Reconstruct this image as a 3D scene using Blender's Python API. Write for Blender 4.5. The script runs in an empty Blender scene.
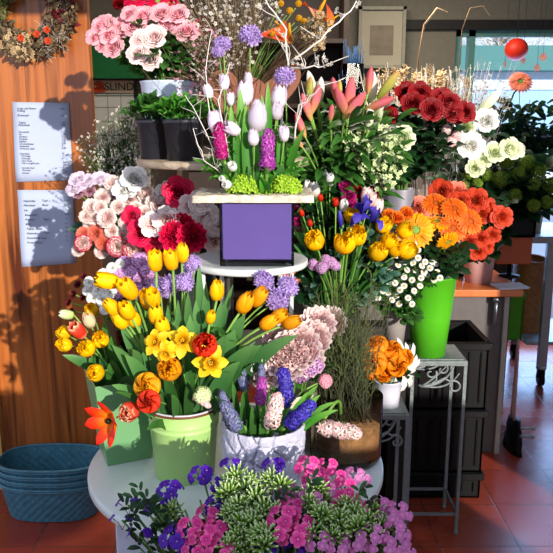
import bpy, math, random
from mathutils import Vector, Matrix, noise
R = random.Random(7)
C = bpy.context.scene.collection
S = bpy.context.scene
PI = math.pi
H = 1.55; FP = 720.0; PITCH = math.radians(12.3)

# ---------------------------------------------------------------- camera
cam = bpy.data.cameras.new('camera'); co = bpy.data.objects.new('camera', cam); C.objects.link(co)
co.location = (0, 0, H); co.rotation_euler = (PI/2 - PITCH, 0, 0)
cam.sensor_width = 36; cam.lens = 36*FP/553; cam.clip_start = .05
S.camera = co

def P(px, py, Y):
    """point of the place seen at this spot of the photo, Y metres in front of the camera"""
    u = (px-276.5)/FP; v = (py-276.5)/FP
    dy = math.cos(PITCH)-v*math.sin(PITCH); dz = -math.sin(PITCH)-v*math.cos(PITCH)
    k = Y/dy
    return Vector((u*k, Y, H+dz*k))
def proj(p):
    d = Vector(p)-Vector((0, 0, H))
    z = d.y*math.cos(PITCH)-d.z*math.sin(PITCH)
    return 276.5+FP*d.x/z, 276.5-FP*(d.y*math.sin(PITCH)+d.z*math.cos(PITCH))/z

# ---------------------------------------------------------------- mesh builder
class M:
    def __init__(s): s.v = []; s.f = []; s.mi = []; s.t = []; s.cur = 0; s.rnd = 1.0; s.xf = None
    def add(s, p, t=0.0):
        p = Vector(p)
        if s.xf is not None: p = s.xf @ p
        s.v.append(p); s.t.append((t, s.rnd)); return len(s.v)-1
    def face(s, *i): s.f.append(i); s.mi.append(s.cur)
    def grid(s, rows, tv=None, close=False):
        ids = [[s.add(p, (tv[i] if tv else 0)) for p in r] for i, r in enumerate(rows)]
        n = len(rows[0])
        for i in range(len(rows)-1):
            for j in range(n if close else n-1):
                k = (j+1) % n
                s.face(ids[i][j], ids[i][k], ids[i+1][k], ids[i+1][j])
        return ids
    def lathe(s, prof, n=32, sx=1, sy=1, cap0=True, cap1=False, c=(0, 0, 0), t=None):
        rows = [[(c[0]+r*math.cos(2*PI*j/n)*sx, c[1]+r*math.sin(2*PI*j/n)*sy, c[2]+z) for j in range(n)] for r, z in prof]
        tv = t or [i/max(1, len(prof)-1) for i in range(len(prof))]
        ids = s.grid(rows, tv, True)
        if cap0: s.face(*ids[0][::-1])
        if cap1: s.face(*ids[-1])
    def tube(s, pts, r, n=5, t0=0, t1=1, cap=True):
        pts = [Vector(p) for p in pts]
        if not isinstance(r, (list, tuple)): r = [r]*len(pts)
        rows = []; tv = []
        up = None
        for i, p in enumerate(pts):
            d = (pts[min(i+1, len(pts)-1)]-pts[max(i-1, 0)])
            if d.length < 1e-9: d = Vector((0, 0, 1))
            d.normalize()
            if up is None:
                up = Vector((1, 0, 0)) if abs(d.x) < .7 else Vector((0, 1, 0))
            a = (up-d*up.dot(d)).normalized(); up = a; b = d.cross(a)
            rows.append([p+(a*math.cos(2*PI*j/n)+b*math.sin(2*PI*j/n))*r[i] for j in range(n)])
            tv.append(t0+(t1-t0)*i/max(1, len(pts)-1))
        ids = s.grid(rows, tv, True)
        if cap: s.face(*ids[0][::-1]); s.face(*ids[-1])
    def box(s, a, b):
        x0, y0, z0 = a; x1, y1, z1 = b
        i = [s.add(p) for p in ((x0,y0,z0),(x1,y0,z0),(x1,y1,z0),(x0,y1,z0),(x0,y0,z1),(x1,y0,z1),(x1,y1,z1),(x0,y1,z1))]
        for q in ((0,3,2,1),(4,5,6,7),(0,1,5,4),(1,2,6,5),(2,3,7,6),(3,0,4,7)): s.face(*[i[k] for k in q])
    def ball(s, c, r, n=8, m=5, sz=1, t=0):
        c = Vector(c)
        rows = [[c+Vector((r*math.sin(PI*(i+.02)/(m+.04))*math.cos(2*PI*j/n), r*math.sin(PI*(i+.02)/(m+.04))*math.sin(2*PI*j/n), -r*sz*math.cos(PI*i/m))) for j in range(n)] for i in range(m+1)]
        s.grid(rows, [t]*(m+1), True)
    def petal(s, prof, az, polar=False, nv=4, cup=0, ruf=0, k=5, nu=None, el=None, phase=0):
        """prof: (r, z, half width or half angle) from base to tip"""
        rows = []; tv = []; n = len(prof)
        for i, (r, z, w) in enumerate(prof):
            u = i/(n-1); row = []
            for j in range(nv+1):
                v = -1+2*j/nv
                rr = ruf*u*u*math.sin(k*v+phase+u*2)
                if polar:
                    a = az+w*v; q = r+rr+cup*v*v*u
                    row.append((q*math.cos(a), q*math.sin(a), z+rr*.5-abs(v)**2*.06*z*u))
                else:
                    x = r; y = w*v; zz = z+cup*w*v*v+rr
                    row.append((x*math.cos(az)-y*math.sin(az), x*math.sin(az)+y*math.cos(az), zz))
            rows.append(row); tv.append(u)
        s.grid(rows, tv)
    def leaf(s, pts, w, nrm=None, fold=.25, t0=0, t1=1):
        pts = [Vector(p) for p in pts]; n = len(pts)-1; rows = []; tv = []
        for i, p in enumerate(pts):
            u = i/n; d = (pts[min(i+1, n)]-pts[max(i-1, 0)]).normalized()
            nn = Vector(nrm) if nrm else Vector((0, -.6, .8))
            sd = d.cross(nn)
            if sd.length < 1e-4: sd = Vector((1, 0, 0))
            sd.normalize(); up = sd.cross(d)
            ww = w*(math.sin(PI*min(1, u*.86+.12))**.8) if i < n else w*.04
            rows.append([p-sd*ww+up*ww*fold, p, p+sd*ww+up*ww*fold]); tv.append(t0+(t1-t0)*u)
        s.grid(rows, tv)
    def mesh(s, name, mats, smooth=True):
        me = bpy.data.meshes.new(name)
        me.from_pydata([tuple(v) for v in s.v], [], s.f)
        for m in (mats if isinstance(mats, (list, tuple)) else [mats]): me.materials.append(m)
        me.polygons.foreach_set('material_index', s.mi)
        if smooth: me.polygons.foreach_set('use_smooth', [True]*len(s.f))
        a = me.attributes.new('tone', 'FLOAT_COLOR', 'POINT')
        flat = []
        for t, r in s.t: flat += [t, r, 0, 1]
        a.data.foreach_set('color', flat)
        me.update(); return me
    def obj(s, name, mats, parent=None, smooth=True, loc=(0, 0, 0)):
        return link(name, s.mesh(name, mats, smooth), parent, loc)

def link(name, me, parent=None, loc=(0, 0, 0)):
    o = bpy.data.objects.new(name, me); C.objects.link(o); o.location = loc
    if parent: o.parent = parent
    return o
def tag(o, label=None, cat=None, group=None, kind=None):
    if label: o['label'] = label
    if cat: o['category'] = cat
    if group: o['group'] = group
    if kind: o['kind'] = kind
    return o
def thing(name, loc, label, cat, group=None, rz=0):
    o = bpy.data.objects.new(name, None); C.objects.link(o); o.location = loc; o.rotation_euler = (0, 0, rz)
    o.empty_display_size = .02
    return tag(o, label, cat, group)
def bevel(o, w=.004, seg=2):
    m = o.modifiers.new('b', 'BEVEL'); m.width = w; m.segments = seg; m.limit_method = 'ANGLE'
    for p in o.data.polygons: p.use_smooth = False
    return o

# ---------------------------------------------------------------- materials
def srgb(h):
    h = h.lstrip('#'); c = [int(h[i:i+2], 16)/255 for i in (0, 2, 4)]
    return tuple((x/12.92 if x <= .04045 else ((x+.055)/1.055)**2.4) for x in c)+(1,)
def base_mat(name):
    m = bpy.data.materials.new(name); m.use_nodes = True; nt = m.node_tree
    return m, nt, nt.nodes['Principled BSDF'], nt.nodes['Material Output']
def mat(name, col, rough=.6, metal=0, noise_amt=.15, nscale=30, bump=0, bscale=80, trans=0, spec=.4, coat=0):
    m, nt, b, out = base_mat(name)
    N = nt.nodes; L = nt.links
    c = srgb(col) if isinstance(col, str) else col
    tc = N.new('ShaderNodeTexCoord')
    no = N.new('ShaderNodeTexNoise'); no.inputs['Scale'].default_value = nscale; no.inputs['Detail'].default_value = 4
    L.new(tc.outputs['Object'], no.inputs['Vector'])
    mx = N.new('ShaderNodeMix'); mx.data_type = 'RGBA'
    mx.inputs['A'].default_value = tuple(x*(1-noise_amt*1.5) for x in c[:3])+(1,)
    mx.inputs['B'].default_value = tuple(min(1, x*(1+noise_amt)) for x in c[:3])+(1,)
    L.new(no.outputs['Fac'], mx.inputs['Factor']); L.new(mx.outputs['Result'], b.inputs['Base Color'])
    b.inputs['Roughness'].default_value = rough; b.inputs['Metallic'].default_value = metal
    b.inputs['Specular IOR Level'].default_value = spec; b.inputs['Coat Weight'].default_value = coat
    if bump:
        n2 = N.new('ShaderNodeTexNoise'); n2.inputs['Scale'].default_value = bscale; n2.inputs['Detail'].default_value = 5
        L.new(tc.outputs['Object'], n2.inputs['Vector'])
        bp = N.new('ShaderNodeBump'); bp.inputs['Strength'].default_value = bump; bp.inputs['Distance'].default_value = .01
        L.new(n2.outputs['Fac'], bp.inputs['Height']); L.new(bp.outputs['Normal'], b.inputs['Normal'])
    return m
def pmat(name, stops, rough=.55, trans=.3, var=.25):
    """petals and leaves: colour along the petal, a little light passing through"""
    m, nt, b, out = base_mat(name); N = nt.nodes; L = nt.links
    at = N.new('ShaderNodeAttribute'); at.attribute_name = 'tone'
    sp = N.new('ShaderNodeSeparateColor'); L.new(at.outputs['Color'], sp.inputs['Color'])
    rp = N.new('ShaderNodeValToRGB'); cr = rp.color_ramp
    while len(cr.elements) < len(stops): cr.elements.new(.5)
    for e, (p, c) in zip(cr.elements, stops): e.position = p
    for e, (p, c) in zip(cr.elements, stops): e.color = srgb(c)
    L.new(sp.outputs['Red'], rp.inputs['Fac'])
    hs = N.new('ShaderNodeHueSaturation')
    mr = N.new('ShaderNodeMapRange'); mr.inputs['To Min'].default_value = 1-var; mr.inputs['To Max'].default_value = 1+var*.6
    L.new(sp.outputs['Green'], mr.inputs['Value']); L.new(mr.outputs['Result'], hs.inputs['Value'])
    L.new(rp.outputs['Color'], hs.inputs['Color'])
    L.new(hs.outputs['Color'], b.inputs['Base Color'])
    b.inputs['Roughness'].default_value = rough; b.inputs['Specular IOR Level'].default_value = .3
    tr = N.new('ShaderNodeBsdfTranslucent'); L.new(hs.outputs['Color'], tr.inputs['Color'])
    mx = N.new('ShaderNodeMixShader'); mx.inputs['Fac'].default_value = trans
    L.new(b.outputs['BSDF'], mx.inputs[1]); L.new(tr.outputs['BSDF'], mx.inputs[2]); L.new(mx.outputs['Shader'], out.inputs['Surface'])
    return m
def emis(name, col, s):
    m, nt, b, out = base_mat(name)
    b.inputs['Base Color'].default_value = srgb(col); b.inputs['Emission Color'].default_value = srgb(col); b.inputs['Emission Strength'].default_value = s
    return m

G = {  # petal colours
 'yellow': pmat('petal_yellow', [(0, '#c9a800'), (.3, '#ffc400'), (1, '#ffd000')]),
 'amber': pmat('petal_amber', [(0, '#d89000'), (.4, '#fca800'), (1, '#ffba14')]),
 'tangerine': pmat('petal_tangerine', [(0, '#c85c00'), (.4, '#f88800'), (1, '#ffa010')]),
 'daff': pmat('petal_daffodil', [(0, '#e0a000'), (.4, '#ffcc10'), (1, '#ffe033')]),
 'red': pmat('petal_red', [(0, '#8f1200'), (.5, '#e32a10'), (1, '#f04020')]),
 'redyellow': pmat('petal_red_yellow', [(0, '#ff9a10'), (.5, '#f0380c'), (1, '#e81c10')]),
 'striped': pmat('petal_striped', [(0, '#f4e4b0'), (.35, '#e03020'), (.7, '#e44a30'), (1, '#ffe9b8')]),
 'cream': pmat('petal_cream', [(0, '#c8cf8e'), (.5, '#f3e2b8'), (1, '#f2c9a6')]),
 'white': pmat('petal_white', [(0, '#cfdca8'), (.35, '#f4f2ea'), (1, '#ffffff')]),
 'palelilac': pmat('petal_pale_lilac', [(0, '#dfe2c8'), (.4, '#efe4ee'), (1, '#e6cfe6')]),
 'lilac': pmat('petal_lilac', [(0, '#8f6db0'), (.5, '#b596d6'), (1, '#d4bcec')]),
 'lilacpink': pmat('petal_lilac_pink', [(0, '#9c62a0'), (.5, '#cf96cc'), (1, '#eac6e4')]),
 'orchid': pmat('petal_orchid', [(0, '#8a2390'), (.5, '#b845ae'), (1, '#d674c8')]),
 'violet': pmat('petal_violet', [(0, '#e0a0e0'), (.12, '#4a169c'), (1, '#6a2cd0')]),
 'blue': pmat('petal_blue', [(0, '#2c1c86'), (.5, '#4636b8'), (1, '#7468d8')]),
 'dimblue': pmat('petal_dim_blue', [(0, '#54587e'), (.5, '#777ba6'), (1, '#a9adc8')]),
 'pink': pmat('petal_pink', [(0, '#d8708c'), (.5, '#f0a0b0'), (1, '#f8c2c8')]),
 'pale': pmat('petal_pale_pink', [(0, '#f0a8b0'), (.4, '#f6cfcf'), (1, '#fbe8e2')]),
 'blush': pmat('petal_blush', [(0, '#e88a94'), (.35, '#f4cbc6'), (1, '#fff4ee')]),
 'picotee': pmat('petal_white_red_edge', [(0, '#f4b0a8'), (.25, '#fbe6de'), (.8, '#fdf0ea'), (.9, '#e0506a'), (1, '#d02848')]),
 'mauve': pmat('petal_mauve', [(0, '#a8607c'), (.5, '#d494ac'), (1, '#e8bccc')]),
 'hot': pmat('petal_hot_pink', [(0, '#fbb0d0'), (.12, '#c01c78'), (.5, '#e84898'), (1, '#f884b8')]),
 'phpink': pmat('petal_phlox_pink', [(0, '#f0a0d0'), (.4, '#cf6cb0'), (1, '#e8a0d4')]),
 'crimson': pmat('petal_crimson', [(0, '#8c0028'), (.5, '#d80a44'), (1, '#f02058')]),
 'magenta': pmat('petal_magenta', [(0, '#900058'), (.5, '#c4107c'), (1, '#dc3c98')]),
 'deepred': pmat('petal_deep_red', [(0, '#2c0004'), (.5, '#740410'), (1, '#a00a14')]),
 'darkred': pmat('petal_dark_red', [(0, '#300008'), (.5, '#5c0c18'), (1, '#781420')]),
 'orange': pmat('petal_orange', [(0, '#c84400'), (.5, '#f06c04'), (1, '#ff9430')]),
 'coral': pmat('petal_coral', [(0, '#f89840'), (.4, '#e85c30'), (1, '#d03c20')]),
 'salmon': pmat('petal_salmon', [(0, '#f8c070'), (.4, '#f89070'), (1, '#f4907c')]),
 'lily': pmat('petal_lily_pink', [(0, '#b8c060'), (.25, '#e8a070'), (.6, '#e07880'), (1, '#d8646c')]),
 'lilywhite': pmat('petal_lily_white', [(0, '#9cc060'), (.4, '#eef0d0'), (1, '#ffffff')]),
 'lilygreen': pmat('petal_lily_green', [(0, '#8cac30'), (.6, '#d0c860'), (1, '#e0b060')]),
 'greenwhite': pmat('petal_green_white', [(0, '#a8c860'), (.5, '#dbe8a8'), (1, '#f4f8dc')]),
 'budgreen': pmat('bud_green_white', [(0, '#5c8430'), (.5, '#8cb44c'), (.78, '#dce8b4'), (1, '#ffffff')]),
 'lime': pmat('petal_lime', [(0, '#5a8410'), (.5, '#98c024'), (1, '#c4e44c')]),
 'moss': pmat('petal_moss_green', [(0, '#38580c'), (.5, '#6c8c20'), (1, '#94b040')]),
 'buff': pmat('dried_buff', [(0, '#8a6a40'), (.5, '#c4a478'), (1, '#e4d0a8')]),
 'dried': pmat('dried_brown', [(0, '#2c2012'), (.5, '#5c4830'), (1, '#8a785a')]),
 'driedgrey': pmat('dried_grey', [(0, '#8c8478'), (.5, '#c8c0b4'), (1, '#efeae0')]),
 'anth': pmat('anthurium_orange', [(0, '#f8c050'), (.4, '#f07838'), (1, '#e03828')]),
 'gold': pmat('ball_gold', [(0, '#c88c00'), (1, '#f0b810')]),
 'eye': pmat('flower_eye', [(0, '#7c6408'), (1, '#e8b418')]),
 'eyeorange': pmat('flower_eye_orange', [(0, '#8c3004'), (1, '#d86818')]),
 'eyegreen': pmat('flower_eye_green', [(0, '#14200c'), (1, '#486420')]),
}
L_ = {
 'stem': pmat('stem_green', [(0, '#4c7a2c'), (1, '#7ca648')], trans=.1),
 'stemdark': pmat('stem_dark', [(0, '#2c4820'), (1, '#48682c')], trans=.1),
 'leaf': pmat('leaf_green', [(0, '#26481c'), (.6, '#386828'), (1, '#4c8038')], rough=.4),
 'tulip': pmat('leaf_tulip', [(0, '#40683a'), (.6, '#3c7038'), (1, '#649450')], rough=.4),
 'bright': pmat('leaf_bright', [(0, '#3c7c24'), (.6, '#4c9830'), (1, '#84bc50')], rough=.4, trans=.4),
 'dark': pmat('leaf_dark', [(0, '#0e2410'), (.6, '#183a1c'), (1, '#264c28')], rough=.4),
 'blue': pmat('leaf_eucalyptus', [(0, '#2c5444'), (.6, '#4c7864'), (1, '#7ca490')], rough=.5),
 'twig': pmat('twig_brown', [(0, '#4c3c2c'), (.6, '#6c5840'), (1, '#a09070')], trans=0),
 'white': pmat('twig_white', [(0, '#b0a89c'), (1, '#ece4dc')], trans=0),
 'broom': pmat('broom_green', [(0, '#30301c'), (.5, '#4c5430'), (1, '#8c9458')], trans=.1),
}

# ---------------------------------------------------------------- flower heads (built once, shared)
def rr(a, b): return R.uniform(a, b)
def head_tulip(m, open_=0, seed=0):
    Rr, Hh = .0172, .056
    for ring in (1, 0):
        for k in range(3):
            m.rnd = rr(0, 1); q = 1 if ring == 0 else .86
            o = open_
            pr = [(.003, 0, .3), (Rr*.78*q, Hh*.10, .95), (Rr*1.02*q, Hh*.36, 1.12), (Rr*(.98+o*.35)*q, Hh*.62, 1.0), (Rr*(.76+o*.9)*q, Hh*.84, .74), (Rr*(.52+o*1.5)*q, Hh*(1.0-.1*o), .10)]
            m.petal(pr, k*2*PI/3+(PI/3 if ring else 0), polar=True, nv=6)
def head_double(m):
    for ring in range(4):
        for k in range(5):
            m.rnd = rr(0, 1); q = 1.05-ring*.2; a = k*2*PI/5+ring*.7
            Rr, Hh = .024*q, .046*rr(.85, 1.08)
            pr = [(.003, 0, .3), (Rr*.8, Hh*.1, .8), (Rr, Hh*.4, .75), (Rr*.98, Hh*.7, .66), (Rr*.8, Hh*.92, .5), (Rr*.72, Hh, .2)]
            m.petal(pr, a, polar=True, nv=5, ruf=.003, k=4, phase=k)
def head_openfloppy(m):
    for k in range(7):
        m.rnd = rr(0, 1); a = k*2*PI/7+rr(-.2, .2); e = rr(.5, 1.0)
        m.petal([(.002, 0, .006), (.016, .012*e, .013), (.03, .028*e, .015), (.043, .038*e, .012), (.052, .04*e, .002)], a, nv=4, cup=-.4)
    m.cur = 1; m.ball((0, 0, .01), .007, 6, 4)
def head_daffodil(m):
    for k in range(6):
        m.rnd = rr(0, 1)
        m.petal([(.004, .012, .004), (.013, .013, .0105), (.022, .012, .012), (.030, .009, .0085), (.037, .007, .001)], k*PI/3+(.08 if k % 2 else 0), cup=.3, nv=4, ruf=.001)
    m.rnd = .2
    n = 30; rows = []
    for i, (r, z) in enumerate([(.006, .010), (.008, .020), (.0095, .028), (.013, .034), (.0155, .036)]):
        rows.append([((r*(1+.09*i/4*math.sin(9*2*PI*j/n)))*math.cos(2*PI*j/n), (r*(1+.09*i/4*math.sin(9*2*PI*j/n)))*math.sin(2*PI*j/n), z+.0012*i/4*math.sin(9*2*PI*j/n)) for j in range(n)])
    m.grid(rows, [0, .1, .15, .25, .35], True)
    m.lathe([(.0045, -.006), (.0055, .004), (.006, .012)], 8)
    for k in range(5): m.ball((.003*math.cos(k*1.25), .003*math.sin(k*1.25), .024), .0018, 5, 3, 1.6, .9)
def head_rose(m, layers=6, flare=.35):
    for L in range(layers):
        u = L/(layers-1); n = 3 if L < 2 else 5
        for k in range(n):
            m.rnd = rr(0, 1); a = k*2*PI/n+L*1.1+rr(-.1, .1)
            Rr = .006+.023*u; Hh = .044-.010*u*rr(.8, 1.3)
            fl = flare*u
            pr = [(.003, 0, .4), (Rr*.75+.003, Hh*.18, .8), (Rr*1.0, Hh*.5, .85), (Rr*(1+fl*.4), Hh*.8, .78), (Rr*(1.05+fl), Hh*.98, .6), (Rr*(1.05+fl*1.7), Hh*(1.0-.08*u), .35)]
            m.petal(pr, a, polar=True, nv=5, ruf=.0015)
def head_carnation(m):
    for ring, (e, n, L) in enumerate([(1.45, 4, .03), (1.15, 7, .032), (.85, 9, .033), (.55, 10, .033), (.25, 10, .032), (-.05, 8, .028)]):
        for k in range(n):
            m.rnd = rr(0, 1); a = k*2*PI/n+ring*.5+rr(-.15, .15); ee = e+rr(-.12, .12)
            c, s_ = math.cos(ee), math.sin(ee)
            pr = [(u*L*c+.002, u*L*s_+.006, w) for u, w in ((0, .002), (.4, .007), (.75, .011), (1, .0125))]
            m.petal(pr, a, nv=10, cup=rr(-.6, .6), ruf=.0055, k=11, phase=rr(0, 6))
def head_ranunculus(m):
    for L in range(8):
        u = L/7; n = 4 if L < 3 else 6
        for k in range(n):
            m.rnd = rr(0, 1); a = k*2*PI/n+L*.9
            Rr = .004+.0235*u; Hh = .036-.015*u
            pr = [(.003, .0, .4), (Rr*.9+.002, Hh*.2, .75), (Rr*1.08, Hh*.5, .78), (Rr*1.06, Hh*.8, .72), (Rr*.98, Hh*.97, .55), (Rr*.90, Hh*1.0, .3)]
            m.petal(pr, a, polar=True, nv=5, ruf=.001)
    m.cur = 1; m.ball((0, 0, .026), .0048, 8, 4)
def head_peony(m):
    for L in range(7):
        u = L/6; n = 4+L//2
        for k in range(n):
            m.rnd = rr(0, 1); a = k*2*PI/n+L*.8+rr(-.2, .2)
            Rr = .008+.034*u; Hh = .045-.014*u
            pr = [(.003, 0, .4), (Rr*.7, Hh*.15, .7), (Rr, Hh*.5, .72), (Rr*1.05, Hh*.85, .62), (Rr*(1+.2*u), Hh*1.02, .4)]
            m.petal(pr, a, polar=True, nv=6, ruf=.004, k=6, phase=k)
def head_gerbera(m, two=False):
    for ring, (L, n, z) in enumerate([(.048, 22, .004), (.043, 22, .008), (.022, 24, .010)]):
        for k in range(n):
            m.rnd = rr(0, 1); a = (k+.5*ring)*2*PI/n
            w = .0042 if ring < 2 else .0018
            dz = rr(-.002, .003)
            m.petal([(.010, z, w*.5), (L*.5, z+.003+dz, w), (L*.85, z+.001+dz, w), (L, z-.002+dz, w*.3)], a, nv=2, cup=.3)
    m.cur = 1; m.lathe([(.013, .006), (.012, .011), (.007, .0125), (.001, .012)], 12, cap0=False)
    m.cur = 2; m.lathe([(.002, -.004), (.011, 0), (.011, .006)], 10)
def head_daisy(m):
    for k in range(15):
        m.rnd = rr(.3, 1); a = k*2*PI/15
        m.petal([(.003, .002, .001), (.008, .003, .0019), (.0115, .001, .0012)], a, nv=2)
    m.cur = 1; m.ball((0, 0, .002), .004, 7, 4, .7, .8)
def head_chrys(m):
    for ring, (e, n, L) in enumerate([(.1, 20, .024), (.35, 18, .022), (.65, 14, .017), (1.0, 10, .012)]):
        for k in range(n):
            m.rnd = rr(0, 1); a = (k+ring*.5)*2*PI/n; c, s_ = math.cos(e), math.sin(e)
            m.petal([(.003, .003, .0012), (L*.5*c, L*.5*s_+.003, .0028), (L*.9*c, L*.9*s_+.003, .0025), (L*c, L*s_+.004, .0006)], a, nv=2, cup=.5)
def star(m, M4, r, n=6, bend=.3, w=.35):
    old = m.xf; m.xf = M4 if old is None else old @ M4
    m.rnd = rr(0, 1)
    for k in range(n):
        m.petal([(0, 0, r*.06), (r*.5, r*.22, r*w), (r, r*(.22-bend), r*.08)], k*2*PI/n, nv=2, cup=-.2)
    m.xf = old
def orient(p, d, roll=0):
    d = Vector(d).normalized()
    q = Vector((0, 0, 1)).rotation_difference(d)
    return Matrix.Translation(p) @ q.to_matrix().to_4x4() @ Matrix.Rotation(roll, 4, 'Z')
def head_hyacinth(m, n=44, Hh=.080, r0=.0125):
    for i in range(n):
        u = i/(n-1); a = i*2.4; z = .004+u*Hh; rad = r0*(1-u**5*.6); e = -.25+u*u*1.5
        d = Vector((math.cos(a)*math.cos(e), math.sin(a)*math.cos(e), math.sin(e)+.1))
        star(m, orient(Vector((math.cos(a)*rad*rr(.8, 1.25), math.sin(a)*rad*rr(.8, 1.25), z)), d+Vector((rr(-.3, .3), rr(-.3, .3), rr(-.3, .3))), rr(0, 3)), .0135*(1-.25*u)*rr(.8, 1.1), 6, .6, .2)
    m.cur = 1; m.tube([(0, 0, -.01), (0, 0, Hh*.95)], .006, 6)
def dome(m, n, rad, fr, full=.6, k=5, bend=.2, w=.36):
    for i in range(n):
        z = 1-(i+.5)/n*(1+full); a = i*2.39996; s_ = math.sqrt(max(0, 1-z*z))
        d = Vector((s_*math.cos(a), s_*math.sin(a), z))
        star(m, orient(d*rad*rr(.86, 1.06)+Vector((0, 0, rad*.5)), d+Vector((rr(-.2, .2), rr(-.2, .2), 0)), rr(0, 3)), fr*rr(.8, 1.15), k, bend, w)
def head_pompon(m):
    for i in range(90):
        z = 1-(i+.5)/90*1.5; a = i*2.39996; s_ = math.sqrt(max(0, 1-z*z)); d = Vector((s_*math.cos(a), s_*math.sin(a), z*.8))
        star(m, orient(d*.017*rr(.75, 1.2)+Vector((0, 0, .009)), d+Vector((rr(-.4, .4), rr(-.4, .4), rr(-.2, .2))), rr(0, 3)), .0075*rr(.7, 1.3), 5, -.25, .26)
def head_viburnum(m): dome(m, 130, .026, .0065, .7, 5, -.2)
def head_lilac(m): dome(m, 42, .020, .0085, .3, 5, .15)
def head_filler(m): dome(m, 26, .015, .0065, .2, 5, .1)
def lilybud(m, L=.085, r=.0125):
    n = 12; rows = []; us = [0, .08, .25, .5, .75, .92, 1]; rs = [.25, .5, .78, 1, .85, .45, .06]
    for u, q in zip(us, rs):
        rows.append([((r*q*(1+.13*math.cos(3*2*PI*j/n)))*math.cos(2*PI*j/n), (r*q*(1+.13*math.cos(3*2*PI*j/n)))*math.sin(2*PI*j/n), L*u) for j in range(n)])
    m.grid(rows, us, True)
def head_lilybud(m): m.rnd = rr(0, 1); lilybud(m)
def head_lilyopen(m):
    for k in range(6):
        m.rnd = rr(0, 1); o = .7 if k % 2 else .95
        m.petal([(.003, 0, .006), (.012, .03, .014), (.024*o, .06, .018), (.040*o, .085, .013), (.058*o, .098, .001)], k*PI/3, cup=-.5, nv=4, ruf=.001)
    m.cur = 1
    for k in range(5): m.tube([(0, 0, .02), (.010*math.cos(k*1.25), .010*math.sin(k*1.25), .075)], .0012, 4)
def head_iris(m):
    for k in range(3):
        m.rnd = rr(0, 1)
        m.petal([(.003, 0, .004), (.006, .03, .009), (.012, .055, .013), (.010, .075, .003)], k*2*PI/3, cup=.4, nv=4, ruf=.002)
        m.petal([(.003, .0, .004), (.016, .03, .008), (.034, .038, .013), (.046, .022, .012), (.050, .010, .003)], k*2*PI/3+PI/3, cup=-.2, nv=4, ruf=.002)
def head_irisbud(m): m.rnd = .5; lilybud(m, .06, .007)
def head_anthurium(m):
    pr = [(-.012, .0, .004), (.0, .004, .026), (.02, .007, .033), (.045, .006, .026), (.07, .0, .010), (.085, -.006, .001)]
    m.rnd = .5; m.petal(pr, 0, nv=6, cup=.25, ruf=.001)
    m.cur = 1; m.tube([(0, 0, .005), (.012, 0, .03), (.018, 0, .05)], [.004, .0045, .002], 6)
def head_ball(m):
    m.rnd = .5
    for i in range(70):
        z = 1-2*(i+.5)/70; a = i*2.39996; s_ = math.sqrt(1-z*z); d = Vector((s_*math.cos(a), s_*math.sin(a), z))
        m.ball(d*.011+Vector((0, 0, .011)), .0022, 5, 3, 1, rr(0, 1))
    m.ball((0, 0, .011), .0112, 8, 6)
def head_floret(m):
    m.rnd = rr(0, 1)
    for k in range(5):
        m.petal([(0, 0, .0012), (.004, .001, .0034), (.009, .0012, .0062), (.0125, 0, .0045), (.0135, -.001, .0015)], k*2*PI/5, nv=4, cup=.1)
    m.lathe([(.0009, -.014), (.0013, 0)], 5)
def head_budcluster(m):
    for i in range(26):
        a = i*2.4; e = 1.45-i/26*1.35; d = Vector((math.cos(a)*math.cos(e), math.sin(a)*math.cos(e), math.sin(e)))
        m.rnd = rr(0, 1); p = d*.008; L = rr(.018, .027); old = m.xf
        m.xf = orient(p, d); m.lathe([(.0010, 0), (.0026, L*.45), (.0024, L*.7), (.0012, L*.95), (.0003, L)], 5); m.xf = old

HEADS = {'tulip': (head_tulip, 3), 'double': (head_double, 3), 'floppy': (head_openfloppy, 1), 'daffodil': (head_daffodil, 2), 'rose': (head_rose, 3), 'carnation': (head_carnation, 3),
 'ranunculus': (head_ranunculus, 2), 'peony': (head_peony, 2), 'gerbera': (head_gerbera, 2), 'daisy': (head_daisy, 2), 'chrys': (head_chrys, 2), 'hyacinth': (head_hyacinth, 2),
 'pompon': (head_pompon, 2), 'viburnum': (head_viburnum, 2), 'lilac': (head_lilac, 3), 'filler': (head_filler, 3), 'lilybud': (head_lilybud, 2), 'lilyopen': (head_lilyopen, 1),
 'iris': (head_iris, 2), 'irisbud': (head_irisbud, 1), 'anthurium': (head_anthurium, 1), 'ball': (head_ball, 1), 'floret': (head_floret, 3), 'budcluster': (head_budcluster, 3)}
SECOND = {'gerbera': None, 'ranunculus': 'eyegreen', 'daisy': 'eye', 'hyacinth': None, 'lilyopen': 'gold', 'anthurium': 'gold', 'floppy': 'eyegreen'}
cache = {}
def head_mesh(kind, col, second=None):
    fn, nvar = HEADS[kind]; v = R.randrange(nvar); key = (kind, col, second, v)
    if key not in cache:
        m = M()
        if kind == 'tulip': fn(m, [0, .12, .25][v])
        else: fn(m)
        s2 = G[second] if second else (G[SECOND[kind]] if SECOND.get(kind) else L_['stem'])
        cache[key] = m.mesh('flower_head', [G[col], s2, L_['stem']])
    return cache[key]

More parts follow.
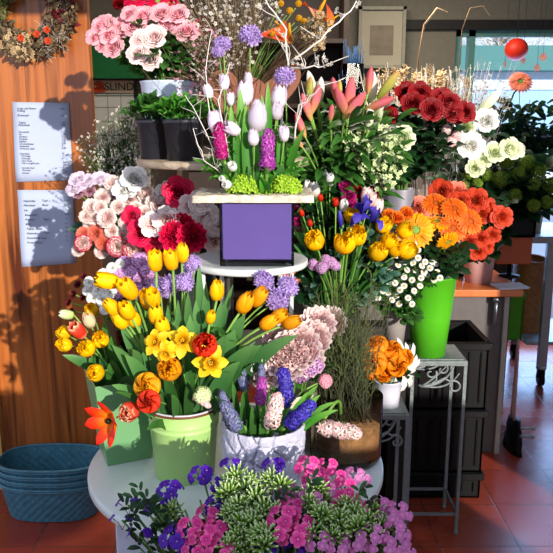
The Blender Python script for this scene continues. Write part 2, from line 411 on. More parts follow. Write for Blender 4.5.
# ---------------------------------------------------------------- stems in vases
class Vase:
    def __init__(s, c, z, h, rt, rb=None): s.c = Vector((c[0], c[1], 0)); s.z = z; s.h = h; s.rt = rt; s.rb = rb or rt*.8
def bez(a, b, c, n=8): return [(a*(1-t)**2+b*2*t*(1-t)+c*t*t) for t in [i/n for i in range(n+1)]]
batches = []
ROOMY = .62
def stem_path(vs, head, arch=.5, depth=1.0):
    d = Vector((head.x-vs.c.x, head.y-vs.c.y, 0)); L = d.length
    k = min(1, (vs.rt*ROOMY)/max(L, 1e-6))*rr(.75, 1)
    mouth = vs.c+d*k+Vector((rr(-.006, .006), rr(-.006, .006), vs.z+vs.h))
    kb = min(1, (vs.rb*.5)/max(L, 1e-6))
    bs = vs.c-d*kb*.4*rr(.2, 1)+Vector((rr(-.01, .01), rr(-.01, .01), vs.z+.012+vs.h*(1-depth)))
    mouth.z = min(mouth.z, max(head.z-.01, bs.z+.02)) if head.z < mouth.z+.02 and L < vs.rt else mouth.z
    ctrl = mouth+Vector((d.x*.15, d.y*.15, max(.03, (head-mouth).length*arch)))
    pts = [bs, bs.lerp(mouth, .5)]+bez(mouth, ctrl, head, 8)
    return bs, mouth, pts
def sprig(m, p, d, size, n=5, wr=.33):
    """a small leafy side shoot"""
    d = Vector(d).normalized(); sd = d.cross(Vector((0, -.5, .8)))
    if sd.length < .01: sd = Vector((1, 0, 0))
    sd.normalize()
    for i in range(n):
        m.rnd = rr(0, 1)
        q = p+d*size*.35*i; s_ = (1 if i % 2 else -1) if i < n-1 else 0
        dd = (d*.8+sd*s_*.9+Vector((rr(-.25, .25), rr(-.25, .25), rr(-.3, .2)))).normalized()
        L = size*rr(.75, 1.15)
        m.leaf([q, q+dd*L*.35+Vector((0, 0, L*.05)), q+dd*L*.7+Vector((0, 0, L*.03)), q+dd*L-Vector((0, 0, L*.08))], L*wr, (rr(-.4, .4), -.5, .8))
OFF = {'tulip': .026, 'double': .022, 'hyacinth': .042, 'lilybud': .042, 'lilyopen': .05, 'rose': .02, 'peony': .02, 'iris': .03, 'irisbud': .03, 'pompon': .01, 'gerbera': 0, 'carnation': .015, 'ranunculus': .016, 'daffodil': .012}
def flower(kind, col, hx, vs, name, sz=1, face=.35, fdir=None, stemr=.0022, leaves=None, lmat='leaf', second=None, arch=.5, nl=3, lsize=.05, stem_mat='stem', depth=1, lw=.34):
    head = hx; oc = OFF.get(kind, .012)*sz
    if fdir and face > .8: head = hx-Vector(fdir).normalized()*oc
    else: head = hx-(Vector((0, -.5, .9)).normalized())*oc
    bs, mouth, pts = stem_path(vs, head, arch, depth)
    e = thing(name, bs, None, None)
    rel = [p-bs for p in pts]
    m = M(); m.rnd = rr(0, 1); m.tube(rel, [stemr*(1.15-.3*i/len(rel)) for i in range(len(rel))], 6)
    m.obj('stem', L_[stem_mat], e)
    t = (pts[-1]-pts[-2]).normalized()
    d = (t*(1-face)+Vector(fdir or (0, -.9, .3)).normalized()*face).normalized()+Vector((rr(-.12, .12), rr(-.08, .08), rr(-.08, .08)))
    h = link('flower_head', head_mesh(kind, col, second), e)
    h.matrix_local = orient(head-bs, d, rr(0, 6)) @ Matrix.Scale(sz, 4)
    if leaves == 'long':
        for q in range(nl):
            a = rr(0, 2*PI); lm = M(); lm.rnd = rr(0, 1); i0 = 2
            p0 = rel[i0]; Lg = (rel[-1]-rel[i0]).length*rr(.55, .95)
            out = Vector((math.cos(a), math.sin(a)*.8-.25, 0)); base = (rel[-1]-rel[i0]).normalized()
            c1 = p0+base*Lg*.55+out*Lg*.08; c2 = p0+base*Lg*.9+out*Lg*rr(.2, .45)
            lm.leaf(bez(p0, c1, c2, 6), lsize*.3*rr(.7, 1.1), tuple(-out+Vector((0, -.7, .2))), .3)
            lm.obj('leaf', L_[lmat], e)
    elif leaves == 'sprig':
        lm = M()
        for q in range(nl):
            i0 = R.choice([3, 4, 5, 6, 7, 8]); a = rr(0, 2*PI)
            out = Vector((math.cos(a), math.sin(a)*.8-.25, rr(-.1, .6)))
            sprig(lm, rel[i0], out, lsize*rr(.7, 1.1), R.choice([3, 5]), lw)
        lm.obj('foliage', L_[lmat], e)
    return e, head
ORD = ['leftmost', 'second from left', 'third from left', 'fourth from left', 'fifth from left', 'sixth from left', 'seventh from left', 'eighth from left', 'ninth from left', 'tenth from left', 'eleventh from left', 'twelfth from left', 'thirteenth from left', 'fourteenth from left', 'fifteenth from left', 'sixteenth from left']
NUM = ['zero', 'one', 'two', 'three', 'four', 'five', 'six', 'seven', 'eight', 'nine', 'ten', 'eleven', 'twelve', 'thirteen', 'fourteen', 'fifteen', 'sixteen']
ORD += ['seventeenth from left','eighteenth from left']; NUM += ['seventeen', 'eighteen']
def batch(kind, col, vs, name, cat, look, where, group, pts, Yd, pre=None, **kw):
    """pts: (px, py[, dY[, size]]) heads; look: what it is; where: what singles the lot out"""
    out = []
    for p in pts:
        dY = p[2] if len(p) > 2 else rr(-.02, .02); k2 = dict(kw)
        if len(p) > 3: k2['sz'] = kw.get('sz', 1)*p[3]
        if len(p) > 4: k2['fdir'] = p[4]; k2['face'] = .85
        e, h = flower(kind, col, P(p[0], p[1], Yd+dY), vs, name, **k2)
        out.append((p[0], e))
    relabel(out, look, where, group, cat); return out
def relabel(out, look, where, group, cat):
    out.sort(key=lambda a: a[0]); n = len(out)
    for i, (x, e) in enumerate(out):
        if n == 1: lab = f'{look} {where}'
        else: lab = f'{look} {where}, {"rightmost" if i == n-1 else ORD[i]} of {NUM[n]}'
        ws_ = lab.split()
        while len(ws_) > 16 and 'the' in ws_: ws_.remove('the')
        tag(e, ' '.join(ws_), cat, group if n > 1 else None)

# ================================================================= SETTING
def wood_mat(name, c1, c2, c3, sx=9, rough=.35, scale=1.0, spec=.5):
    m, nt, b, out = base_mat(name); N = nt.nodes; L = nt.links
    tc = N.new('ShaderNodeTexCoord'); mp = N.new('ShaderNodeMapping'); mp.inputs['Scale'].default_value = (sx*scale, sx*scale, .55*scale)
    L.new(tc.outputs['Object'], mp.inputs['Vector'])
    n1 = N.new('ShaderNodeTexNoise'); n1.inputs['Scale'].default_value = 1.6; n1.inputs['Detail'].default_value = 6; n1.inputs['Distortion'].default_value = .6
    L.new(mp.outputs['Vector'], n1.inputs['Vector'])
    rp = N.new('ShaderNodeValToRGB'); cr = rp.color_ramp; cr.elements[0].position = .3; cr.elements[1].position = .72; e = cr.elements.new(.5)
    cr.elements[0].color = srgb(c1); cr.elements[1].color = srgb(c2); cr.elements[2].color = srgb(c3)
    L.new(n1.outputs['Fac'], rp.inputs['Fac']); L.new(rp.outputs['Color'], b.inputs['Base Color'])
    b.inputs['Roughness'].default_value = rough; b.inputs['Specular IOR Level'].default_value = spec
    bp = N.new('ShaderNodeBump'); bp.inputs['Strength'].default_value = .15; L.new(n1.outputs['Fac'], bp.inputs['Height']); L.new(bp.outputs['Normal'], b.inputs['Normal'])
    return m
def floor_mat():
    m, nt, b, out = base_mat('floor_tiles'); N = nt.nodes; L = nt.links
    tc = N.new('ShaderNodeTexCoord'); br = N.new('ShaderNodeTexBrick'); br.offset = 0
    br.inputs['Scale'].default_value = 1; br.inputs['Brick Width'].default_value = .30; br.inputs['Row Height'].default_value = .30; br.inputs['Mortar Size'].default_value = .004; br.inputs['Mortar Smooth'].default_value = .4
    br.inputs['Color1'].default_value = srgb('#a2442e'); br.inputs['Color2'].default_value = srgb('#94392a'); br.inputs['Mortar'].default_value = srgb('#6e3a2e')
    L.new(tc.outputs['Object'], br.inputs['Vector'])
    no = N.new('ShaderNodeTexNoise'); no.inputs['Scale'].default_value = 7; no.inputs['Detail'].default_value = 6; L.new(tc.outputs['Object'], no.inputs['Vector'])
    mx = N.new('ShaderNodeMix'); mx.data_type = 'RGBA'; mx.blend_type = 'MULTIPLY'; mx.inputs['Factor'].default_value = .45
    L.new(br.outputs['Color'], mx.inputs['A']); L.new(no.outputs['Color'], mx.inputs['B'])
    rp = N.new('ShaderNodeMapRange'); rp.inputs['To Min'].default_value = .14; rp.inputs['To Max'].default_value = .38; L.new(no.outputs['Fac'], rp.inputs['Value'])
    mm = N.new('ShaderNodeMix'); mm.data_type = 'RGBA'; mm.inputs['Factor'].default_value = .5
    L.new(br.outputs['Color'], mm.inputs['A']); L.new(mx.outputs['Result'], mm.inputs['B'])
    L.new(mm.outputs['Result'], b.inputs['Base Color']); L.new(rp.outputs['Result'], b.inputs['Roughness'])
    bp = N.new('ShaderNodeBump'); bp.inputs['Strength'].default_value = .4; bp.inputs['Distance'].default_value = .004; bp.invert = True
    L.new(br.outputs['Fac'], bp.inputs['Height']); L.new(bp.outputs['Normal'], b.inputs['Normal'])
    return m
def struct(name, m, ma, parent=None):
    o = m.obj(name, ma, parent, smooth=False)
    if not parent: o['kind'] = 'structure'
    return o
def sbox(name, a, b, ma, parent=None):
    m = M(); m.box(a, b); return struct(name, m, ma, parent)
plaster = mat('plaster_grey_olive', '#787264', .8, bump=.1)
plaster2 = mat('plaster_light', '#8c877a', .85, bump=.1)
sbox('floor', (-3, -1.5, -.05), (3, 5.2, 0), floor_mat())
BY = 5.0; WX0, WX1, WZ1 = 1.19, 2.6, 2.13
m = M(); m.box((-3, BY, 0), (WX0, BY+.12, 2.6)); m.box((WX0, BY, WZ1), (WX1, BY+.12, 2.6)); m.box((WX1, BY, 0), (3, BY+.12, 2.6))
struct('wall_back', m, plaster)
sbox('wall_right', (2.9, .9, 0), (3, 5, 2.6), plaster2)
sbox('wall_far_left', (-3, 2.9, 0), (-2.9, 5, 2.6), plaster)
sbox('ceiling', (-3, .9, 2.6), (3, 5.12, 2.7), plaster2)
sbox('sun_block_lintel', (-3, .9, 2.48), (3, .98, 2.6), plaster2)  # unseen lintel, put in to keep sun off the back of the room
sbox('sun_block_jamb', (2.15, .9, 0), (3, .98, 2.48), plaster2)  # unseen jamb, added to shade the flowers at the back right
sbox('sun_block_parapet', (-3, -.6, 0), (2.45, -.5, 1.37), plaster2)  # unseen low wall behind the camera, added to shade the lower display
sbox('trim_1', (WX0-.4, BY-.03, WZ1), (2.9, BY, WZ1+.06), mat('dark_beam', '#1a1512', .6))
frame_m = mat('frame_teal', '#5c8c84', .5)
wf = bpy.data.objects.new('window_1', None); C.objects.link(wf); wf.location = (0, BY, 0); wf['kind'] = 'structure'
m = M()
for x in (WX0, WX0+.09, 2.2, WX1-.05): m.box((x, .02, 0), (x+.045, .08, WZ1))
m.box((WX0, .02, .0), (WX1, .08, .09)); m.box((WX0, .02, WZ1-.04), (WX1, .08, WZ1)); m.box((WX0, .02, .92), (WX1, .08, .96))
m.obj('window_frame', frame_m, wf, False)
gm, gnt, gb, go = base_mat('window_glass')
_t = gnt.nodes.new('ShaderNodeBsdfTransparent'); _g = gnt.nodes.new('ShaderNodeBsdfGlossy'); _g.inputs['Roughness'].default_value = .02; _x = gnt.nodes.new('ShaderNodeMixShader'); _x.inputs['Fac'].default_value = .06
_t.inputs['Color'].default_value = (.92, .97, 1, 1); gnt.links.new(_t.outputs['BSDF'], _x.inputs[1]); gnt.links.new(_g.outputs['BSDF'], _x.inputs[2]); gnt.links.new(_x.outputs['Shader'], go.inputs['Surface'])
m = M(); m.box((WX0, .045, .05), (WX1, .051, WZ1-.02)); m.obj('window_pane', gm, wf, False)

# partition of pine boards on the left
pine = wood_mat('pine_varnished', '#4c200c', '#ac642e', '#82401a', rough=.3, sx=13)
PYW = 2.85
m = M()
xs = [-2.4, -2.1, -1.8, -1.5, -1.22, -1.04, -.75]
xr = P(92, 100, PYW).x
bx = [-2.5, -2.2, -1.9, -1.6, -1.36, P(1, 400, PYW).x, -.96, xr]
for a, b in zip(bx[:-1], bx[1:]): m.box((a+.0006, PYW, 0), (b-.0006, PYW+.035, 2.55))
m.box((bx[0], PYW+.01, 0), (xr-.001, PYW+.04, 2.55))
struct('wall_left', m, pine)
sbox('trim_2', (P(-14, 430, PYW).x, PYW-.03, 0), (P(3, 430, PYW).x, PYW, P(0, 335, PYW).z), wood_mat('pine_pale', '#9c6a30', '#d8a860', '#c08a48', rough=.5))

# outside, seen through the back window
pav = sbox('ground_outside', (-4, 5.2, -.06), (14, 20, -.02), mat('paving_pale_blue', '#a8b4c8', .7))
m = M(); m.box((-2, 14, 0), (13, 14.4, 6.0)); bw = m.obj('building', [mat('facade_pale', '#d4dae0', .8)], smooth=False)
b0 = thing('shop_building', (6, 14, 0), 'pale building across the street, seen through the back window', 'building')
bpy.data.objects.remove(bw)
m = M(); m.box((-8, 0, 0), (7, .4, 1.1)); m.box((-8, 0, 2.1), (7, .4, 2.8)); m.obj('facade', mat('facade_pale', '#cdd6e0', .8), b0, False)
m = M(); m.box((-8, -.5, 2.42), (7, -.02, 2.85)); o = m.obj('awning', mat('awning_teal', '#3c7470', .6), b0, False)
m = M(); m.box((-8, .05, 1.1), (7, .35, 2.1)); m.obj('shop_front', mat('front_blue', '#8cb4dc', .4), b0, False)
def tree(x, y, h, lab):
    e = thing('street_tree', (x, y, 0), lab, 'tree', 'bare trees across the street')
    t = M(); t.tube([(0, 0, 0), (.05, 0, h*.4), (0, 0, h*.7)], [.12, .09, .05], 8); t.obj('trunk', L_['twig'], e)
    b = M()
    for i in range(260):
        z = rr(h*.25, h*.75); a = rr(0, 6.3); l = rr(.6, 1.8); d = Vector((math.cos(a), math.sin(a), rr(.2, .9)))
        p = Vector((0, 0, z)); q = p+d*l
        b.tube([p, p.lerp(q, .5)+Vector((rr(-.1, .1), 0, rr(-.1, .1))), q], [.02, .012, .004], 3)
        for k in range(3):
            r0 = p.lerp(q, rr(.4, 1)); b.tube([r0, r0+Vector((rr(-.3, .3), rr(-.3, .3), rr(0, .4)))], [.008, .003], 3)
    b.obj('branches', L_['white'], e)
tree(5.0, 17, 7, 'bare pale street tree outside, nearer the left of the window'); tree(7.6, 19, 7.5, 'bare pale street tree outside, at the right of the window')

# ================================================================= FURNITURE
white_paint = mat('white_paint_table', '#c9d2cf', .35, noise_amt=.08)
table = thing('round_table', (-.098, 1.65, 0), 'round white display table carrying the green buckets and stone pot', 'table')
m = M(); m.lathe([(.30, .700), (.355, .702), (.36, .708), (.36, .724), (.356, .73), (.30, .73), (.02, .73)], 96, cap1=True); m.obj('tabletop', white_paint, table)
m = M(); m.box((-.262, -.2, 0), (.2, .16, .70)); bevel(m.obj('pedestal', mat('white_panel', '#c8d4e6', .5, noise_amt=.04), table, False))
TZ = .73
# middle tier: small white table standing on it
white_metal = mat('white_metal', '#d8dad6', .35)
mt_c = (-.068, 1.76)
mt = thing('side_table', (mt_c[0], mt_c[1], TZ), 'small round white metal table under the purple square vase', 'table')
m = M(); m.lathe([(.12, .464), (.143, .466), (.146, .470), (.146, .480), (.143, .482), (.12, .478), (.01, .478)], 64, cap1=True); m.obj('tabletop', white_metal, mt)
for k in range(4):
    a = k*PI/2+.62; x, y = .132*math.cos(a), .132*math.sin(a)
    m = M(); m.tube([(x, y, 0), (x, y, .466)], .0055, 8); m.obj('leg', white_metal, mt)
MZ = TZ+.482
# top wooden disc
oak = wood_mat('weathered_oak', '#6c5844', '#b8a48c', '#94806a', rough=.6, sx=6)
WZ = P(223, 158, 2.05).z; wc = P(223, 158, 2.05)
ws = thing('plant_stand', (wc.x, 2.06, 0), 'tall stand with round wooden top carrying the black pots', 'stand')
m = M(); m.lathe([(.236, WZ-.020), (.241, WZ-.017), (.241, WZ-.003), (.237, WZ)], 64, cap1=True); m.obj('top', oak, ws)
m = M(); m.tube([(0, .09, .02), (0, .09, WZ-.02)], .018, 12); m.obj('post', mat('dark_iron', '#2a2622', .5, metal=.6), ws)
m = M(); m.lathe([(.15, 0), (.15, .012), (.03, .02)], 32, cap1=True, c=(0, .09, 0)); m.obj('foot', mat('dark_iron_foot', '#2a2622', .5, metal=.6), ws)
# dark bench behind
darkwood = mat('black_stained_wood', '#17120f', .55)
bench = thing('flower_bench', (-.2, 2.38, 0), 'low dark wooden bench behind the round display table', 'bench')
b2 = thing('low_stand', (.368, 2.62, 0), 'small black wooden stand between the iron plant stands and crates', 'stand')
m = M(); m.box((-.115, -.125, .72), (.115, .12, .75)); bevel(m.obj('top', darkwood, b2, False))
for x in (-.11, .085):
    for y in (-.12, .09): m = M(); m.box((x, y, 0), (x+.025, y+.025, .72)); m.obj('leg', darkwood, b2, False)
BZ = .75; bx0, bx1, by0, by1 = -.58, .24, 2.24, 2.76
m = M(); m.box((bx0+.2, by0-2.38, BZ-.03), (bx1+.2, by1-2.38-.06, BZ)); bevel(m.obj('top', darkwood, bench, False))
for x in (bx0+.23, bx1+.14):
    for y in (-.06, .18): m = M(); m.box((x, y, 0), (x+.04, y+.04, BZ-.03)); m.obj('leg', darkwood, bench, False)

# wrought iron stands
zinc = mat('weathered_zinc', '#7c8484', .5, metal=.35, noise_amt=.3, nscale=60, bump=.2)
def spiral(c, r0, r1, a0, a1, n=22, flipx=1):
    return [(c[0]+flipx*(r0+(r1-r0)*i/n)*math.cos(a0+(a1-a0)*i/n), 0, c[1]+(r0+(r1-r0)*i/n)*math.sin(a0+(a1-a0)*i/n)) for i in range(n+1)]
def iron_stand(x0, x1, y0, y1, h, lab):
    cx, cy = (x0+x1)/2, (y0+y1)/2; w = (x1-x0)/2; d = (y1-y0)/2
    e = thing('iron_plant_stand', (cx, cy, 0), lab, 'stand', 'wrought iron plant stands')
    m = M(); m.box((-w, -d, h-.022), (w, d, h-.004)); m.box((-w+.012, -d+.012, h-.004), (w-.012, d-.012, h)); bevel(m.obj('top', zinc, e, False), .003)
    for sx in (-1, 1):
        for sy in (-1, 1):
            m = M(); X, Y = sx*(w-.007), sy*(d-.007)
            m.box((X-.006, Y-.006, .012), (X+.006, Y+.006, h-.022)); m.lathe([(.006, 0), (.009, .004), (.009, .012), (.006, .016)], 10, c=(X, Y, 0), cap1=True)
            m.obj('leg', zinc, e, False)
    z = .085
    for sx in (-1, 1):
        m = M(); m.box((sx*(w-.007)-.004, -d+.01, z-.005), (sx*(w-.007)+.004, d-.01, z+.005)); m.obj('rail', zinc, e, False)
        m = M(); m.box((-w+.01, sx*(d-.007)-.004, z-.005), (w-.01, sx*(d-.007)+.004, z+.005)); m.obj('rail', zinc, e, False)
    for sy in (-1, 1):
        m = M(); k = w/.1*1.75
        tr = lambda pts: [(w-.012-k*.0905+p[0]*1.0, sy*(d-.007), p[2]*1.6+h-.022) for p in pts]
        def cv(pts, r): m.tube(tr([(k*p[0], 0, p[2]) for p in pts]), [r*(.55+.45*min(1, i/6)) for i in range(len(pts))], 6)
        cv(spiral((.072, -.052), .003, .017, 2.2, 8.4)+[(.052, 0, -.030), (.03, 0, -.043), (.010, 0, -.047)], .0042)
        cv(spiral((.024, -.018), .003, .013, 1.2, 6.8)+[(.036, 0, -.034), (.024, 0, -.046), (.008, 0, -.047)], .0038)
        cv(bez(Vector((.004, 0, -.050)), Vector((.055, 0, -.048)), Vector((.070, 0, -.002)), 10)[::-1], .006)
        cv(bez(Vector((.008, 0, -.048)), Vector((.034, 0, -.030)), Vector((.054, 0, -.002)), 10)[::-1], .0045)
        cv(bez(Vector((.012, 0, -.049)), Vector((.06, 0, -.062)), Vector((.082, 0, -.018)), 10)[::-1], .004)
        cv([(.0, 0, -.047), (.012, 0, -.050), (.02, 0, -.050)], .008)
        m.obj('scroll', zinc, e)
    return e
SH = .70; st2 = iron_stand(.487, .692, 2.475, 2.68, SH, 'taller wrought iron plant stand under the bright green bucket')
LH = .575; st1 = iron_stand(.262, .452, 2.285, 2.47, LH, 'shorter wrought iron plant stand under the orange ranunculus pot')

# black crates
blackp = mat('black_plastic', '#040405', .5, spec=.2, noise_amt=.1)
def crate(x, y, z, w, d, h, lab):
    e = thing('plastic_crate', (x, y, z), lab, 'crate', 'stacked black crates')
    m = M(); t = .012
    m.box((-w/2, -d/2, 0), (w/2, d/2, .012))
    for a, b in (((-w/2, -d/2, 0), (w/2, -d/2+t, h)), ((-w/2, d/2-t, 0), (w/2, d/2, h)), ((-w/2, -d/2, 0), (-w/2+t, d/2, h)), ((w/2-t, -d/2, 0), (w/2, d/2, h))): m.box(a, b)
    for i in range(9):
        xx = -w/2+.03+(w-.06)*i/8; m.box((xx-.004, -d/2-.006, .03), (xx+.004, -d/2, h-.04))
    bevel(m.obj('body', blackp, e, False), .003, 1)
    m = M()
    for a, b in (((-w/2-.012, -d/2-.012, h-.03), (w/2+.012, -d/2, h)), ((-w/2-.012, d/2, h-.03), (w/2+.012, d/2+.012, h)), ((-w/2-.012, -d/2, h-.03), (-w/2, d/2, h)), ((w/2, -d/2, h-.03), (w/2+.012, d/2, h))): m.box(a, b)
    bevel(m.obj('rim', blackp, e, False), .003, 1)
    return e
cxx = .625
crate(cxx, 2.91, 0, .45, .32, .115, 'black plastic crate at the bottom of the stack, on the tiles')
crate(cxx, 2.91, .118, .45, .32, .275, 'black plastic crate in the middle of the stack')
crate(cxx, 2.91, .396, .45, .32, .285, 'black plastic crate topmost of the stack, below the wooden counter')

# cabinet with wooden top
cab = thing('counter_cabinet', (.65, 3.4, 0), 'grey cabinet with an orange brown wooden top behind the crates', 'cabinet')
cedge = P(500, 400, 3.13).x-.65
greym = mat('cabinet_grey', '#5c5654', .6); edgem = mat('cabinet_edge', '#a8a498', .5)
m = M(); m.box((-.6, -.22, 0), (cedge, .2, .772)); m.obj('body', greym, cab, False)
m = M(); m.box((cedge+.0005, -.24, 0), (cedge+.022, .2, .772)); m.obj('side_panel', edgem, cab, False)
cw = wood_mat('counter_wood', '#8c3c18', '#cc7038', '#b05428', rough=.35, sx=4)
m = M(); m.box((-.62, -.27, .773), (P(524, 290, 3.13).x-.65, .24, .806)); bevel(m.obj('top', cw, cab, False))
m = M(); px = P(495, 310, 3.16)
m.tube([(px.x-.65, -.252, .765), (px.x-.65, -.255, .70), (px.x-.65, -.252, .64)], .009, 8); m.box((px.x-.665, -.262, .745), (px.x-.635, -.24, .768))
m.obj('handle', mat('steel', '#a4acb4', .3, metal=.9), cab)
CZ = .806
pp = P(506, 288, 3.22)
m = M(); m.box((-.065, -.06, 0), (.075, .05, .002)); m.box((-.06, -.05, .002), (.085, .055, .004)); o = m.obj('paper_sheet', mat('paper', '#eceaf0', .8), None, False, (pp.x, 3.2, CZ)); tag(o, 'white sheet of paper lying on the wooden counter top', 'paper'); o.rotation_euler.z = .12
terra = mat('terracotta_box', '#b05430', .6)
tc_ = P(510, 262, 3.42)
bo = thing('display_box', (tc_.x, 3.42, CZ), 'terracotta coloured square box on a thin black foot on the counter', 'box')
m = M(); m.lathe([(.05, 0), (.05, .006), (.012, .01), (.010, tc_.z-CZ)], 16, cap1=True); m.obj('foot', blackp, bo)
m = M(); h = P(510, 237, 3.36).z-tc_.z
m.box((-.082, -.06, tc_.z-CZ), (.082, .06, tc_.z-CZ+h)); bevel(m.obj('body', terra, bo, False), .006)
bz = tc_.z+h
m = M(); h2 = P(510, 216, 3.36).z-bz
for a, b in (((-.085, -.075, 0), (.085, .075, .01)), ((-.085, -.075, 0), (.085, -.065, h2)), ((-.085, .065, 0), (.085, .075, h2)), ((-.085, -.075, 0), (-.075, .075, h2)), ((.075, -.075, 0), (.085, .075, h2))): m.box(a, b)
o = m.obj('square_planter', blackp, None, False, (tc_.x, 3.42, bz+.001)); tag(o, 'square black planter with green snowballs on the terracotta box', 'planter')
VB = Vase((tc_.x, 3.42), bz+.005, h2-.02, .07)

# steel table
steel = mat('brushed_steel', '#a4aaae', .4, metal=.25)
sx0 = P(541, 370, 4.06).x
stt = thing('steel_table', (sx0+.4, 4.3, 0), 'steel work table on castors at the right edge', 'table')
SZ = P(540, 236, 4.05).z
m = M(); m.box((-.53, -.27, SZ-.04), (.6, .3, SZ)); bevel(m.obj('top', steel, stt, False))
m = M(); m.box((-.50, -.24, .25), (.58, .27, .27)); bevel(m.obj('lower_shelf', steel, stt, False))
for X, Y in ((-.4, -.24), (.55, -.24), (-.4, .26), (.55, .26)):
    m = M(); m.box((X-.026, Y-.02, .12), (X+.026, Y+.02, SZ-.04)); l = m.obj('leg', steel, stt, False); bevel(l, .006)
    m = M(); m.lathe([(.03, .105), (.03, .125)], 16, c=(X, Y, 0), cap1=True); m.obj('collar', steel, l)
    m = M(); m.xf = Matrix.Translation((X, Y, .045)) @ Matrix.Rotation(PI/2, 4, 'Y'); m.lathe([(.03, -.016), (.045, -.012), (.045, .012), (.03, .016)], 24, cap1=True); m.xf = None
    m.box((X-.022, Y-.012, .05), (X+.022, Y+.012, .105)); m.obj('castor', blackp, l)
grn = mat('green_plastic', '#48a018', .4)
m = M(); c0 = P(514, 345, 4.1)
for a, b in (((-.055, -.13, 0), (.055, .13, .01)), ((-.055, -.13, 0), (.055, -.12, .29)), ((-.055, .12, 0), (.055, .13, .26)), ((-.055, -.13, 0), (-.045, .13, .27)), ((.045, -.13, 0), (.055, .13, .27)), ((-.06, -.135, .25), (.06, -.12, .28))): m.box(a, b)
o = m.obj('storage_bin', grn, None, False, (c0.x, 4.22, .271)); o.rotation_euler.z = -.15; tag(o, 'bright green plastic bin on the lower shelf of the steel table', 'bin')
# wicker basket
def wicker_wall(m, rx, ry, z0, z1, rows=14, n=120, taper=.88, amp=.0035):
    rws = []; tv = []
    for i in range(rows*2+1):
        u = i/(rows*2); k = taper+(1-taper)*u; row = []
        for j in range(n):
            a = 2*PI*j/n; w = amp*math.cos(j*PI/2+(PI if (i//2) % 2 else 0))*(1 if i % 2 else 0)
            sq = 1/((abs(math.cos(a))**2.6+abs(math.sin(a))**2.6)**(1/2.6))
            row.append(((rx*k*sq+w)*math.cos(a), (ry*k*sq+w)*math.sin(a), z0+(z1-z0)*u))
        rws.append(row); tv.append(u)
    m.grid(rws, tv, True)
def oval(rx, ry, z, n=60): 
    o = []
    for j in range(n+1):
        a = 2*PI*j/n; sq = 1/((abs(math.cos(a))**2.6+abs(math.sin(a))**2.6)**(1/2.6)); o.append((rx*sq*math.cos(a), ry*sq*math.sin(a), z))
    return o
wick_b = mat('wicker_brown', '#a86a34', .6, noise_amt=.3)
e = thing('wicker_basket', (P(531, 300, 4.3).x, 4.36, .271), 'brown wicker basket behind the green bin on the steel table', 'basket')
m = M(); wicker_wall(m, .1, .14, 0, .44, 22, 64, .95, .004); m.lathe([(.09, .002), (.001, .003)], 24, sy=1.4, cap0=False); m.obj('body', wick_b, e)
m = M(); m.tube(oval(.1, .14, .44), .008, 6); m.obj('rim', wick_b, e)
o_ = P(536, 229, 4.15); m = M(); m.lathe([(.045, 0), (.055, .15), (.058, .155), (.05, .155), (.045, .02)], 24, cap1=True)
o = m.obj('beige_pot', mat('pot_beige', '#b8a48c', .7), None, True, (o_.x, 4.2, SZ)); tag(o, 'beige round pot on the steel table top', 'pot')

# blue wicker baskets nested on the floor
wb = mat('wicker_blue', '#44788c', .4, noise_amt=.35, nscale=40)
bc = P(54, 480, 2.66)
for i in range(4):
    e = thing('wicker_basket', (bc.x, 2.66, .004+i*.027), ['undermost blue wicker basket of the stack on the floor', 'second blue wicker basket from the bottom of the stack', 'second blue wicker basket from the top of the stack', 'topmost blue wicker basket of the stack by the partition'][i], 'basket', 'nested blue baskets')
    m = M(); wicker_wall(m, .205, .118, 0, .142, 9, 144, .86, .0045); m.lathe([(.10, .003), (.165, .002)][::-1]+[(.001, .004)], 40, sy=.58, cap0=False); m.obj('body', wb, e)
    m = M(); m.tube(oval(.208, .121, .143), .006, 6); m.tube(oval(.208, .121, .134), .004, 6); m.obj('rim', wb, e)

# ================================================================= WALL THINGS
def text(parent, s, size, loc, ma, shear=0, rot=(PI/2, 0, 0), ext=.0003, name='writing'):
    cu = bpy.data.curves.new('t', 'FONT'); cu.body = s; cu.size = size; cu.shear = shear; cu.extrude = ext
    to = bpy.data.objects.new('t', cu); C.objects.link(to)
    bpy.context.view_layer.update()
    me = bpy.data.meshes.new_from_object(to.evaluated_get(bpy.context.evaluated_depsgraph_get()))
    bpy.data.objects.remove(to); me.materials.clear(); me.materials.append(ma)
    o = link(name, me, parent, loc); o.rotation_euler = rot; return o
ink = mat('ink', '#22262e', .7)
paper = mat('paper_bluish', '#aab4cc', .75, noise_amt=.03)
def notice(corners, lines, lab):
    c = [P(x, y, PYW-.004) for x, y in corners]      # tl, tr, br, bl
    o0 = c[0]
    e = thing('price_list', c[3], lab, 'notice', 'handwritten price lists on the wood')
    m = M(); q = [(v-c[3]) for v in c]
    n = 8; rows = []
    for i in range(n+1):
        l = q[3].lerp(q[0], i/n); r = q[2].lerp(q[1], i/n); rows.append([l.lerp(r, j/n)+Vector((0, -.003*math.sin(i*.7+j*.5), 0)) for j in range(n+1)])
    m.grid(rows); s = m.obj('sheet', paper, e); sm = s.modifiers.new('s', 'SOLIDIFY'); sm.thickness = .0008
    w = (c[1]-c[0]).length; hgt = (c[0]-c[3]).length
    ang = math.atan2(c[1].z-c[0].z, c[1].x-c[0].x)
    tops = []
    for (u, v, s_, t_) in lines:
        p = q[3].lerp(q[0], 1-v).lerp(q[2].lerp(q[1], 1-v), u)
        tops.append(text(e, t_, s_, p+Vector((0, -.0055, 0)), ink, .3, (PI/2, -ang, 0), .0002))
    # one mesh for all the writing
    import bmesh
    bm = bmesh.new()
    for t in tops:
        me = t.data.copy(); me.transform(Matrix.Translation(t.location) @ t.rotation_euler.to_matrix().to_4x4()); bm.from_mesh(me); bpy.data.objects.remove(t)
    me = bpy.data.meshes.new('writing'); bm.to_mesh(me); me.materials.append(ink); link('writing', me, e)
    return e
T = .0105
